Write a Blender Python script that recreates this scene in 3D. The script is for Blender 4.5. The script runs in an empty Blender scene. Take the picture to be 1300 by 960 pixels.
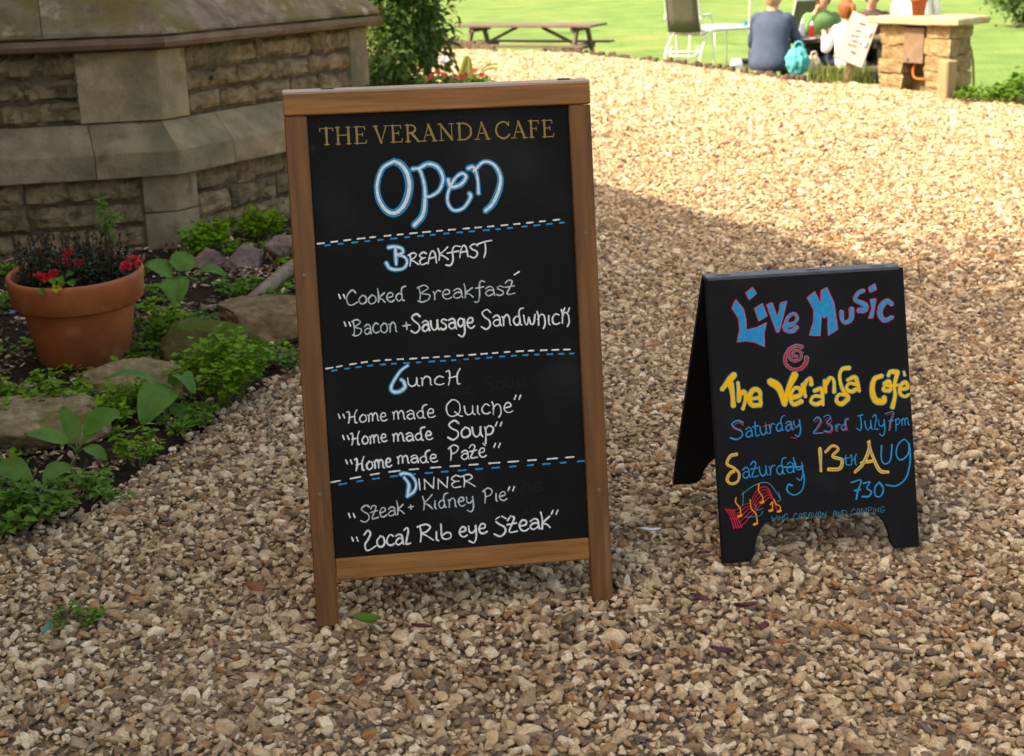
import bpy, bmesh, math, random
import numpy as np
from mathutils import Vector, Matrix, noise, Euler

sc = bpy.context.scene
COL = sc.collection
random.seed(7)
rng = np.random.default_rng(11)
PI = math.pi

# ---------------------------------------------------------------- camera
FPX, PITCH, ROLL, CAMH = 1837.4, .2713, -.0257, 1.5      # focal length in photo pixels, pitch, roll, eye height
_cp, _sp, _cr, _sr = math.cos(PITCH), math.sin(PITCH), math.cos(ROLL), math.sin(ROLL)
CF = Vector((0, _cp, -_sp)); _U0 = Vector((0, _sp, _cp)); _R0 = Vector((1, 0, 0))
CR = _R0 * _cr + _U0 * _sr; CU = -_R0 * _sr + _U0 * _cr; CO = Vector((0, 0, CAMH))
cd = bpy.data.cameras.new('camera'); cam = bpy.data.objects.new('camera', cd); COL.objects.link(cam)
cam.matrix_world = Matrix(((CR.x, CU.x, -CF.x, CO.x), (CR.y, CU.y, -CF.y, CO.y), (CR.z, CU.z, -CF.z, CO.z), (0, 0, 0, 1)))
cd.sensor_width = 36; cd.lens = FPX / 1300 * 36; cd.shift_y = -45 / 1300
cd.clip_end = 3000
cd.dof.use_dof = True; cd.dof.focus_distance = 3.3; cd.dof.aperture_fstop = 7.1
sc.camera = cam

# ---------------------------------------------------------------- world, sun, exposure
SUN_EL = math.radians(48); SUN_XY = Vector((-.954, -.30)).normalized()
SUN = Vector((SUN_XY.x * math.cos(SUN_EL), SUN_XY.y * math.cos(SUN_EL), math.sin(SUN_EL)))
w = bpy.data.worlds.new('World'); sc.world = w; w.use_nodes = True
nt = w.node_tree; bg = nt.nodes['Background']
sky = nt.nodes.new('ShaderNodeTexSky'); sky.sky_type = 'NISHITA'; sky.sun_disc = False
sky.sun_elevation = SUN_EL; sky.sun_rotation = math.atan2(SUN.x, SUN.y)
sky.dust_density = 4.0; sky.ozone_density = .6; sky.air_density = 1.0
nt.links.new(sky.outputs[0], bg.inputs[0]); bg.inputs[1].default_value = .15
sl = bpy.data.lights.new('sun', 'SUN'); sl.energy = 2.7; sl.angle = math.radians(.55); sl.color = (1, .95, .88)
so = bpy.data.objects.new('sun', sl); COL.objects.link(so); so.rotation_euler = SUN.to_track_quat('Z', 'Y').to_euler()
so.location = (-20, -8, 25)
vs = sc.view_settings; vs.view_transform = 'Standard'; vs.look = 'None'; vs.gamma = 1; vs.exposure = 1.72
vs.use_white_balance = True; vs.white_balance_temperature = 8550; vs.white_balance_tint = 12   # camera balanced for the open shade

# ---------------------------------------------------------------- measuring helpers (photo pixel -> place on a real surface)
def ray(x, y): return CF + CR * ((x - 650) / FPX) - CU * ((y - 435) / FPX)
def G(x, y, z=0.0): d = ray(x, y); return CO + d * ((z - CAMH) / d.z)
def at(x, y, Y): d = ray(x, y); return CO + d * (Y / d.y)

# ---------------------------------------------------------------- mesh helpers
class MB:
    def __init__(s): s.v = []; s.f = []
    def add(s, vs, fs):
        o = len(s.v); s.v += [tuple(p) for p in vs]; s.f += [tuple(i + o for i in f) for f in fs]; return s
    def box(s, c, d, b=.003, m=None):                     # chamfered box
        hx, hy, hz = d[0] / 2, d[1] / 2, d[2] / 2; b = min(b, hx * .9, hy * .9, hz * .9)
        vs = []; ix = {}
        for sx in (-1, 1):
            for sy in (-1, 1):
                for sz in (-1, 1):
                    for k in range(3):
                        p = [sx * (hx - b), sy * (hy - b), sz * (hz - b)]
                        p[k] = (sx * hx, sy * hy, sz * hz)[k]
                        ix[(sx, sy, sz, k)] = len(vs); vs.append(Vector(p))
        F = []
        def q(*ks): F.append(tuple(ix[k] for k in ks))
        for a in (-1, 1):
            q(*[(a, y, z, 0) for y, z in ((-1, -1), (1, -1), (1, 1), (-1, 1))][::a])
            q(*[(x, a, z, 1) for x, z in ((-1, -1), (-1, 1), (1, 1), (1, -1))][::a])
            q(*[(x, y, a, 2) for x, y in ((-1, -1), (1, -1), (1, 1), (-1, 1))][::a])
        for a in (-1, 1):
            for c2 in (-1, 1):
                q((a, c2, -1, 0), (a, c2, -1, 1), (a, c2, 1, 1), (a, c2, 1, 0))
                q((a, -1, c2, 0), (a, -1, c2, 2), (a, 1, c2, 2), (a, 1, c2, 0))
                q((-1, a, c2, 1), (-1, a, c2, 2), (1, a, c2, 2), (1, a, c2, 1))
        for sx in (-1, 1):
            for sy in (-1, 1):
                for sz in (-1, 1): q((sx, sy, sz, 0), (sx, sy, sz, 1), (sx, sy, sz, 2))
        c = Vector(c)
        vs = [c + ((m @ p) if m else p) for p in vs]
        return s.add(vs, F)
    def tube(s, path, rad, n=8, cap=True):
        P = [Vector(p) for p in path]; R = rad if hasattr(rad, '__len__') else [rad] * len(P)
        t0 = (P[1] - P[0]).normalized(); up = Vector((0, 0, 1)) if abs(t0.z) < .9 else Vector((1, 0, 0))
        a = t0.cross(up).normalized(); vs = []; F = []
        for i, p in enumerate(P):
            t = (P[min(i + 1, len(P) - 1)] - P[max(i - 1, 0)]).normalized()
            a = (a - t * a.dot(t)).normalized(); b = t.cross(a)
            for k in range(n):
                an = 2 * PI * k / n; vs.append(p + (a * math.cos(an) + b * math.sin(an)) * R[i])
        for i in range(len(P) - 1):
            for k in range(n):
                k2 = (k + 1) % n; F.append((i * n + k, i * n + k2, (i + 1) * n + k2, (i + 1) * n + k))
        if cap: F.append(tuple(range(n))[::-1]); F.append(tuple(range((len(P) - 1) * n, len(P) * n)))
        return s.add(vs, F)
    def lathe(s, prof, n=48, c=(0, 0, 0)):
        vs = []; F = []
        for r, z in prof:
            for k in range(n):
                a = 2 * PI * k / n; vs.append((c[0] + r * math.cos(a), c[1] + r * math.sin(a), c[2] + z))
        for i in range(len(prof) - 1):
            for k in range(n):
                k2 = (k + 1) % n; F.append((i * n + k, i * n + k2, (i + 1) * n + k2, (i + 1) * n + k))
        return s.add(vs, F)
    def prism(s, poly, o, eu, ev, en, t):                 # polygon in (u,v) extruded from 0 to -t along en
        o, eu, ev, en = map(Vector, (o, eu, ev, en)); n = len(poly)
        vs = [o + eu * u + ev * v for u, v in poly] + [o + eu * u + ev * v - en * t for u, v in poly]
        F = [tuple(range(n)), tuple(range(n, 2 * n))[::-1]] + [(i, n + i, n + (i + 1) % n, (i + 1) % n) for i in range(n)]
        return s.add(vs, F)
    def build(s, name, mat, parent=None, smooth=False, off=None):
        me = bpy.data.meshes.new(name)
        v = s.v if off is None else [(p[0] - off[0], p[1] - off[1], p[2] - off[2]) for p in s.v]
        me.from_pydata(v, [], s.f); me.update()
        if smooth: me.polygons.foreach_set('use_smooth', [True] * len(me.polygons))
        if mat: me.materials.append(mat)
        return link(name, me, parent)

def link(name, me, parent=None):
    o = bpy.data.objects.new(name, me); COL.objects.link(o)
    if parent is not None: o.parent = parent
    return o
def tag(o, label=None, cat=None, group=None, kind=None):
    if label: o['label'] = label
    if cat: o['category'] = cat
    if group: o['group'] = group
    if kind: o['kind'] = kind
    return o
def thing(name, label, cat, loc=(0, 0, 0), rz=0, group=None):
    o = bpy.data.objects.new(name, None); COL.objects.link(o); o.location = loc; o.rotation_euler = (0, 0, rz)
    o.empty_display_size = .1
    return tag(o, label, cat, group)
def fixnormals(o):
    bm = bmesh.new(); bm.from_mesh(o.data); bmesh.ops.recalc_face_normals(bm, faces=bm.faces); bm.to_mesh(o.data); bm.free(); return o

# ---------------------------------------------------------------- materials
def hexc(c): return (c[0], c[1], c[2], 1)
def M(name, stops, scale=8., detail=6., rough=.8, bump=.3, bscale=60., spec=.3, rand=0., stretch=(1, 1, 1), moss=None,
      second=None, trans=0., coat=0., dist=.01):
    """noise-driven Principled: stops = [(pos, rgb)...]; second = (rgb, scale, lo, hi) patches; moss = (rgb, amount)"""
    m = bpy.data.materials.new(name); m.use_nodes = True; N = m.node_tree.nodes; L = m.node_tree.links
    p = N['Principled BSDF']; p.inputs['Roughness'].default_value = rough; p.inputs['Specular IOR Level'].default_value = spec
    p.inputs['Coat Weight'].default_value = coat
    tc = N.new('ShaderNodeTexCoord'); mp = N.new('ShaderNodeMapping'); mp.inputs['Scale'].default_value = stretch
    L.new(tc.outputs['Object'], mp.inputs[0])
    oi = N.new('ShaderNodeObjectInfo')
    if rand:
        ad = N.new('ShaderNodeVectorMath'); ad.operation = 'ADD'; sc_ = N.new('ShaderNodeMath'); sc_.operation = 'MULTIPLY'; sc_.inputs[1].default_value = 37.
        L.new(oi.outputs['Random'], sc_.inputs[0]); L.new(mp.outputs[0], ad.inputs[0]); L.new(sc_.outputs[0], ad.inputs[1]); vec = ad.outputs[0]
    else: vec = mp.outputs[0]
    nz = N.new('ShaderNodeTexNoise'); nz.inputs['Scale'].default_value = scale; nz.inputs['Detail'].default_value = detail; nz.inputs['Roughness'].default_value = .62
    L.new(vec, nz.inputs['Vector'])
    cr = N.new('ShaderNodeValToRGB'); el = cr.color_ramp.elements
    while len(el) < len(stops): el.new(.5)
    for e, (ps, c) in zip(el, stops): e.position = ps; e.color = hexc(c)
    L.new(nz.outputs['Fac'], cr.inputs[0]); col = cr.outputs[0]
    def mix(fac, a, b):
        mx = N.new('ShaderNodeMix'); mx.data_type = 'RGBA'
        L.new(fac, mx.inputs[0]); L.new(a, mx.inputs[6])
        if isinstance(b, tuple): mx.inputs[7].default_value = hexc(b)
        else: L.new(b, mx.inputs[7])
        return mx.outputs[2]
    def rngmap(src, lo, hi):
        r = N.new('ShaderNodeMapRange'); r.inputs[1].default_value = lo; r.inputs[2].default_value = hi; L.new(src, r.inputs[0]); return r.outputs[0]
    for sd in ([second] if isinstance(second, tuple) else (second or [])):
        n2 = N.new('ShaderNodeTexNoise'); n2.inputs['Scale'].default_value = sd[1]; n2.inputs['Detail'].default_value = 5; L.new(vec, n2.inputs['Vector'])
        col = mix(rngmap(n2.outputs['Fac'], sd[2], sd[3]), col, sd[0])
    if moss:
        n3 = N.new('ShaderNodeTexNoise'); n3.inputs['Scale'].default_value = 9; n3.inputs['Detail'].default_value = 7; L.new(vec, n3.inputs['Vector'])
        ge = N.new('ShaderNodeNewGeometry'); sx = N.new('ShaderNodeSeparateXYZ'); L.new(ge.outputs['Normal'], sx.inputs[0])
        ml = N.new('ShaderNodeMath'); ml.operation = 'MULTIPLY_ADD'; ml.inputs[1].default_value = .25; L.new(sx.outputs['Z'], ml.inputs[0]); L.new(n3.outputs['Fac'], ml.inputs[2])
        col = mix(rngmap(ml.outputs[0], 1 - moss[1], 1.12 - moss[1]), col, moss[0])
    if rand:
        hs = N.new('ShaderNodeHueSaturation'); v = N.new('ShaderNodeMapRange'); v.inputs[3].default_value = 1 - rand; v.inputs[4].default_value = 1 + rand
        L.new(oi.outputs['Random'], v.inputs[0]); L.new(v.outputs[0], hs.inputs['Value']); L.new(col, hs.inputs['Color']); col = hs.outputs[0]
    L.new(col, p.inputs['Base Color'])
    if bump:
        nb = N.new('ShaderNodeTexNoise'); nb.inputs['Scale'].default_value = bscale; nb.inputs['Detail'].default_value = 5; L.new(vec, nb.inputs['Vector'])
        bp = N.new('ShaderNodeBump'); bp.inputs['Strength'].default_value = bump; bp.inputs['Distance'].default_value = dist
        L.new(nb.outputs['Fac'], bp.inputs['Height']); L.new(bp.outputs[0], p.inputs['Normal'])
    if trans:
        tr = N.new('ShaderNodeBsdfTranslucent'); L.new(col, tr.inputs[0]); ms = N.new('ShaderNodeMixShader'); ms.inputs[0].default_value = trans
        L.new(p.outputs[0], ms.inputs[1]); L.new(tr.outputs[0], ms.inputs[2]); L.new(ms.outputs[0], N['Material Output'].inputs[0])
    return m
def S(name, c, rough=.6, var=.18, scale=12., bump=.15, bscale=80., **k):
    a = tuple(x * (1 - var) for x in c); b = tuple(min(1, x * (1 + var)) for x in c)
    return M(name, [(.3, a), (.7, b)], scale=scale, rough=rough, bump=bump, bscale=bscale, **k)

mat = {}
mat['wood_v'] = M('oiled_wood_upright', [(.25, (.070, .027, .006)), (.5, (.130, .050, .011)), (.75, (.20, .086, .022))], scale=14, stretch=(3, .22, 3), rough=.55, bump=.25, bscale=30, spec=.35, second=[((.04, .016, .007), 5, .60, .76), ((.21, .12, .06), 9, .62, .80)])
mat['wood_h'] = M('oiled_wood_rail', [(.25, (.13, .052, .012)), (.5, (.23, .092, .020)), (.75, (.33, .145, .038))], scale=14, stretch=(.22, 3, 3), rough=.55, bump=.25, bscale=30, spec=.35, second=[((.06, .024, .009), 6, .64, .76), ((.32, .19, .10), 9, .60, .80)])
mat['wood_top'] = M('weathered_wood_top', [(.3, (.30, .22, .16)), (.7, (.44, .36, .29))], scale=14, stretch=(.22, 3, 3), rough=.7, bump=.25, bscale=30)
mat['black'] = M('chalkboard_black', [(.3, (.0042, .0042, .005)), (.7, (.0065, .0065, .0075))], scale=5, rough=.6, bump=.04, bscale=160, spec=.10, second=[((.017, .018, .020), 3, .52, .80), ((.024, .025, .027), 26, .68, .80)])
mat['black2'] = M('painted_black_board', [(.3, (.004, .004, .005)), (.7, (.007, .007, .009))], scale=6, rough=.55, bump=.06, bscale=90, spec=.11, second=[((.014, .015, .019), 4, .54, .80), ((.022, .023, .026), 30, .70, .80)])
mat['edge_grey'] = M('worn_board_edge', [(.3, (.045, .055, .068)), (.6, (.075, .088, .105)), (.72, (.09, .10, .115)), (.76, (.5, .48, .44))], scale=30, rough=.5, bump=.2)
mat['white_paint'] = M('white_paint_pen', [(.28, (.34, .38, .40)), (.48, (.62, .66, .66)), (.7, (.72, .75, .74))], scale=110, detail=8, rough=.6, bump=0, spec=.08)
mat['dim_paint'] = M('thin_white_paint_pen', [(.30, (.20, .24, .27)), (.5, (.44, .49, .51)), (.7, (.55, .60, .61))], scale=110, detail=8, rough=.6, bump=0, spec=.08)
mat['blue_paint'] = S('sky_blue_paint_pen', (.001, .23, .47), rough=.6, var=.14, scale=90., bump=0, spec=.03)
mat['gold'] = S('gold_letter_paint', (.26, .185, .06), rough=.45, var=.12, bump=0, spec=.08)
mat['red_paint'] = S('red_paint_pen', (.46, .022, .045), rough=.5, var=.12, bump=0, spec=.08)
mat['yellow_paint'] = S('yellow_paint_pen', (.80, .44, .01), rough=.5, var=.1, bump=0, spec=.08)
mat['orange_paint'] = S('orange_paint_pen', (.72, .27, .02), rough=.5, var=.1, bump=0, spec=.08)
mat['teal_paint'] = S('teal_paint_pen', (.03, .20, .28), rough=.5, var=.2, bump=0, spec=.08)
mat['ghost'] = S('rubbed_out_chalk', (.0105, .0115, .0145), rough=.6, var=.2, bump=0, spec=.08)
mat['steel'] = S('dull_screw_steel', (.12, .11, .10), rough=.4, var=.2)
mat['terracotta'] = M('terracotta', [(.25, (.25, .062, .018)), (.55, (.36, .098, .031)), (.8, (.45, .145, .052))], scale=5, rough=.62, bump=.12, bscale=50, spec=.35, second=[((.16, .045, .016), 3, .5, .72), ((.42, .21, .12), 9, .60, .80)])
mat['soil'] = M('dark_soil', [(.3, (.010, .007, .005)), (.6, (.028, .019, .013)), (.8, (.05, .034, .022))], scale=40, rough=.95, bump=.8, bscale=120, spec=.1)
mat['stone_rough'] = M('rough_ironstone', [(.25, (.085, .062, .031)), (.45, (.18, .128, .068)), (.62, (.27, .195, .108)), (.8, (.40, .31, .19))], scale=9, detail=9, rough=.92, bump=1.0, bscale=22, spec=.15, rand=.22, dist=.035, second=[((.075, .075, .032), 3, .50, .70), ((.22, .14, .09), 6, .6, .75), ((.045, .035, .02), 11, .62, .74)])
mat['stone_dressed'] = M('dressed_limestone', [(.25, (.155, .116, .064)), (.5, (.25, .188, .112)), (.75, (.36, .28, .18))], scale=8, detail=9, rough=.92, bump=.6, bscale=55, spec=.15, rand=.12, second=[((.125, .115, .066), 2.6, .47, .68), ((.075, .062, .038), 7, .60, .76), ((.30, .22, .12), 4, .58, .75)])
mat['stone_sill'] = M('weathered_sill_stone', [(.25, (.085, .062, .04)), (.5, (.155, .12, .08)), (.75, (.24, .19, .135))], scale=9, detail=10, rough=.92, bump=.8, bscale=45, spec=.15, rand=.1, second=[((.115, .09, .032), 2.2, .46, .62), ((.30, .25, .18), 7, .60, .72), ((.05, .04, .028), 5, .60, .76)])
mat['roll'] = M('brown_roll_stone', [(.25, (.11, .07, .042)), (.75, (.20, .135, .085))], scale=7, rough=.9, bump=.35, bscale=60, spec=.15, rand=.1)
mat['mortar'] = M('lime_mortar', [(.3, (.055, .042, .027)), (.7, (.12, .09, .06))], scale=30, rough=.95, bump=.5, bscale=90, spec=.1)
mat['rock_tan'] = M('sandstone_rock', [(.25, (.09, .065, .03)), (.45, (.19, .14, .07)), (.6, (.27, .21, .12)), (.78, (.42, .35, .23))], scale=22, detail=10, rough=.92, bump=1.0, bscale=40, spec=.15, moss=((.085, .09, .012), .24))
mat['rock_brown'] = M('brown_rock', [(.25, (.07, .043, .02)), (.5, (.15, .095, .048)), (.75, (.25, .17, .095))], scale=16, detail=10, rough=.92, bump=1.0, bscale=50, spec=.15, moss=((.06, .065, .014), .12))
mat['rock_pink'] = M('pinkish_rock', [(.25, (.12, .082, .066)), (.5, (.21, .15, .125)), (.75, (.30, .225, .19))], scale=16, detail=10, rough=.9, bump=1.0, bscale=40, spec=.15, rand=.15)
mat['rock_moss'] = M('mossy_rock', [(.25, (.05, .045, .015)), (.6, (.10, .085, .035)), (.8, (.17, .13, .06))], scale=12, rough=.95, bump=.6, bscale=60, spec=.1, moss=((.055, .075, .008), .42))
mat['driftwood'] = M('grey_dead_wood', [(.25, (.10, .075, .05)), (.5, (.19, .15, .105)), (.75, (.27, .22, .16))], scale=22, stretch=(.5, 2, 2), rough=.9, bump=.9, bscale=50, spec=.15)
def leafmat(name, a, b, rough=.5, tr=.25, rand=.25, scale=9, spec=.35): return M(name, [(.3, a), (.7, b)], scale=scale, rough=rough, bump=.2, bscale=60, rand=rand, trans=tr, spec=spec, dist=.004)
mat['lf_bright'] = leafmat('bright_feathery_leaf', (.075, .18, .004), (.17, .33, .008), rand=.12, scale=14, spec=.15)
mat['lf_broad'] = leafmat('broad_green_leaf', (.056, .145, .018), (.10, .22, .030), rand=.12, scale=20, spec=.2)
mat['lf_dark'] = leafmat('dark_glossy_leaf', (.008, .028, .009), (.022, .06, .018), rand=.2)
mat['lf_bush'] = leafmat('bush_leaf', (.022, .062, .009), (.075, .14, .018), rand=.3, tr=.35)
mat['lf_weed'] = leafmat('weed_leaf', (.05, .13, .009), (.105, .225, .016), rand=.2, spec=.2)
mat['stem_brown'] = S('dry_brown_stem', (.035, .022, .012), var=.4)
mat['stem_green'] = S('green_stem', (.10, .14, .04), var=.3)
mat['red_petal'] = leafmat('red_petal', (.36, .002, .008), (.58, .006, .018), rough=.5, tr=.2, rand=.15)
mat['pink_petal'] = leafmat('coral_petal', (.50, .05, .045), (.62, .16, .12), tr=.3, rand=.2)
mat['white_petal'] = leafmat('white_petal', (.7, .7, .72), (.82, .82, .84), tr=.2, rand=.05)
mat['yellow_petal'] = leafmat('yellow_bud', (.42, .30, .02), (.55, .40, .03), tr=.2, rand=.05)
mat['lime_leaf'] = leafmat('lime_fern', (.20, .26, .02), (.34, .38, .05), tr=.35, rand=.1)
mat['grass'] = leafmat('grass_blade', (.11, .17, .03), (.21, .27, .06), tr=.3, rand=.3)
mat['lawn'] = M('mown_lawn', [(.25, (.085, .165, .045)), (.5, (.128, .215, .062)), (.75, (.185, .265, .095))], scale=.9, detail=9, rough=.95, bump=1.0, bscale=16, spec=.05, dist=.06, second=[((.20, .24, .085), .35, .5, .75), ((.075, .15, .035), .8, .58, .72)])
mat['gravelbed'] = M('gravel_bed_grit', [(.3, (.14, .092, .055)), (.5, (.27, .19, .12)), (.7, (.42, .32, .21))], scale=130, rough=.95, bump=.9, bscale=150, spec=.1)
mat['ground'] = S('rough_ground', (.12, .14, .04), rough=.95, var=.4)
mat['old_wood'] = M('weathered_picnic_wood', [(.3, (.075, .052, .036)), (.7, (.16, .122, .09))], scale=9, stretch=(.3, 3, 3), rough=.8, bump=.3, rand=.12)
mat['log'] = S('dark_edging_wood', (.085, .058, .040), rough=.9, var=.35, rand=.3)
mat['post'] = M('grey_post_wood', [(.3, (.22, .15, .075)), (.7, (.36, .27, .15))], scale=9, stretch=(3, 3, .3), rough=.85, bump=.4)
mat['quoin'] = M('golden_limestone', [(.25, (.15, .095, .045)), (.5, (.26, .18, .09)), (.75, (.38, .29, .17))], scale=14, detail=9, rough=.92, bump=.6, bscale=40, rand=.18, spec=.15)
mat['cap_stone'] = M('pale_cap_stone', [(.25, (.32, .25, .145)), (.75, (.50, .41, .26))], scale=9, rough=.92, bump=.5, bscale=40, spec=.15)
mat['box_wood'] = S('pinkish_box_wood', (.19, .125, .08), rough=.8, var=.2)
mat['sign_board'] = S('pale_sign_paint', (.40, .335, .30), rough=.6, var=.08)
mat['grey_mark'] = S('grey_marker', (.20, .17, .17), var=.2, bump=0)
mat['orange_cable'] = S('orange_cable', (.55, .10, .015), rough=.45, var=.1)
mat['blue_bit'] = S('blue_plastic', (.03, .20, .42), rough=.4, var=.1)
mat['hose'] = S('yellow_brown_hose', (.34, .22, .05), rough=.5, var=.2)
mat['alu'] = S('pale_metal_tube', (.62, .63, .64), rough=.35, var=.06)
mat['sling'] = M('taupe_sling_fabric', [(.3, (.085, .082, .058)), (.7, (.115, .11, .078))], scale=30, rough=.85, bump=.3, bscale=200)
mat['white_plastic'] = S('white_plastic', (.72, .75, .78), rough=.4, var=.04)
mat['skin'] = S('skin', (.55, .30, .20), rough=.5, var=.1, bump=.05)
mat['navy'] = S('blue_grey_knit', (.045, .068, .12), rough=.9, var=.15, bscale=200)
mat['green_cloth'] = S('emerald_cloth', (.02, .20, .07), rough=.85, var=.15)
mat['sage'] = S('sage_green_knit', (.11, .24, .085), rough=.9, var=.15)
mat['white_cloth'] = S('white_cloth', (.72, .72, .70), rough=.85, var=.06)
mat['denim'] = S('dark_denim', (.018, .035, .075), rough=.9, var=.2)
mat['teal_cloth'] = S('turquoise_cloth', (.05, .38, .40), rough=.85, var=.15)
mat['brown_cloth'] = S('dark_brown_cloth', (.07, .05, .045), rough=.9, var=.25)
mat['hair_blonde'] = M('grey_blonde_hair', [(.3, (.32, .20, .10)), (.7, (.52, .38, .24))], scale=18, stretch=(3, 3, .3), rough=.6, bump=.4)
mat['hair_red'] = M('auburn_hair', [(.3, (.15, .042, .012)), (.7, (.30, .10, .03))], scale=18, stretch=(3, 3, .3), rough=.55, bump=.4)
mat['hair_brown'] = M('dark_brown_hair', [(.3, (.05, .03, .02)), (.7, (.11, .07, .045))], scale=18, stretch=(3, 3, .3), rough=.6, bump=.4)
mat['ketchup'] = S('red_sauce', (.50, .03, .02), rough=.3, var=.1)
mat['beige'] = S('beige_canvas', (.42, .34, .25), rough=.85, var=.15)
mat['dark_plastic'] = S('black_fabric', (.015, .015, .018), rough=.8, var=.2)
mat['slate'] = S('roof_slate', (.07, .07, .08), rough=.8, var=.25)
mat['eye'] = S('eye_dark', (.03, .02, .015), rough=.2, var=.1)
mat['lips'] = S('lip_pink', (.45, .14, .12), rough=.45, var=.1)

# ================================================================ THE SETTING
def inpoly(px, py, poly):
    n = len(poly); ins = np.zeros(px.shape, bool); j = n - 1
    for i in range(n):
        xi, yi = poly[i][0], poly[i][1]; xj, yj = poly[j][0], poly[j][1]
        c = ((yi > py) != (yj > py)) & (px < (xj - xi) * (py - yi) / (yj - yi + 1e-12) + xi); ins ^= c; j = i
    return ins
def nz3(x, y, z=0): return noise.noise(Vector((x, y, z)))

# edge between gravel yard and lawn (far left -> near right)
EDGE = [(-30, 32), (-8, 25.5), (-3, 22.6), (-.92, 21.43), (.65, 20.42), (2.04, 18.22), (3.06, 15.88), (3.62, 14.95), (4.22, 13.55), (4.5, 12.7), (5.3, 11.6), (8, 9.6), (16, 6), (60, -6)]
BED_PX = [(-120, 712), (0, 673), (60, 655), (138, 634), (152, 606), (200, 578), (245, 552), (290, 508), (340, 476), (384, 457), (420, 420), (445, 340), (470, 285)]
BED = [tuple(G(*q)[:2]) for q in BED_PX]
BAY = [Vector((-4.2, 6.68)), Vector((-1.70, 7.35)), Vector((-.76, 8.978)), Vector((-.92, 9.58)), Vector((-4.2, 9.58))]
BEDPOLY = BED + [(-.74, 9.0), (-1.7, 7.4), (-4.2, 6.7), (-4.2, 3.0)]
GRAVPOLY = EDGE + [(60, -20), (-20, -20), (-20, 32)]

# far ground, gravel bed sheet
tag(MB().add([(-900, -900, -1.2), (900, -900, -1.2), (900, 900, -1.2), (-900, 900, -1.2)], [(0, 1, 2, 3)]).build('ground', mat['ground']), kind='structure')
mb = MB(); nx, ny = 56, 64
for j in range(ny + 1):
    for i in range(nx + 1):
        x = -9 + 24 * i / nx; y = -6 + 30 * j / ny; mb.v.append((x, y, -.0225 + .004 * nz3(x * .9, y * .9, 3)))
kx = np.array([(mb.v[j * (nx + 1) + i][0] + .2, mb.v[j * (nx + 1) + i][1] + .2) for j in range(ny) for i in range(nx)])
ok = inpoly(kx[:, 0], kx[:, 1], GRAVPOLY)
for j in range(ny):
    for i in range(nx):
        if ok[j * nx + i]: a = j * (nx + 1) + i; mb.f.append((a, a + 1, a + nx + 2, a + nx + 1))
tag(mb.build('gravel_yard', mat['gravelbed'], smooth=True), kind='structure')

# lawn: strips going outwards from the edging, dropping below the yard
def edge_pts(n):
    P = [Vector((x, y)) for x, y in EDGE]; L = [0]
    for a, b in zip(P, P[1:]): L.append(L[-1] + (b - a).length)
    out = []
    for k in range(n):
        s = L[-1] * k / (n - 1); i = max(i for i in range(len(P) - 1) if L[i] <= s + 1e-9); t = (s - L[i]) / (L[i + 1] - L[i]); out.append(P[i].lerp(P[i + 1], min(t, 1)))
    return out
def lawn_z(y_edge, d):
    dr = min(max((y_edge - 13.2) / 2.8, 0), 1) * .36 * min(d / .35, 1)
    return -.03 - dr - min(max(d - .35, 0) / 5, 1) * (.62 - min(max((y_edge - 13.2) / 2.8, 0), 1) * .36) * (min(d / 9, 1) if y_edge < 13.2 else 1)
mb = MB(); rows = [0, .12, .35, .8, 1.5, 2.6, 4, 6, 9, 14, 22, 40, 80, 300]; ep = edge_pts(160); od = Vector((.42, .91))
for q in ep:
    for d in rows:
        p = q + od * d; mb.v.append((p.x, p.y, lawn_z(q.y, d) + (.02 * nz3(p.x, p.y, 9) if 0 < d < 30 else 0)))
R_ = len(rows)
for i in range(len(ep) - 1):
    for j in range(R_ - 1): a = i * R_ + j; mb.f.append((a, a + R_, a + R_ + 1, a + 1))
tag(fixnormals(mb.build('lawn', mat['lawn'], smooth=True)), kind='structure')

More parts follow.
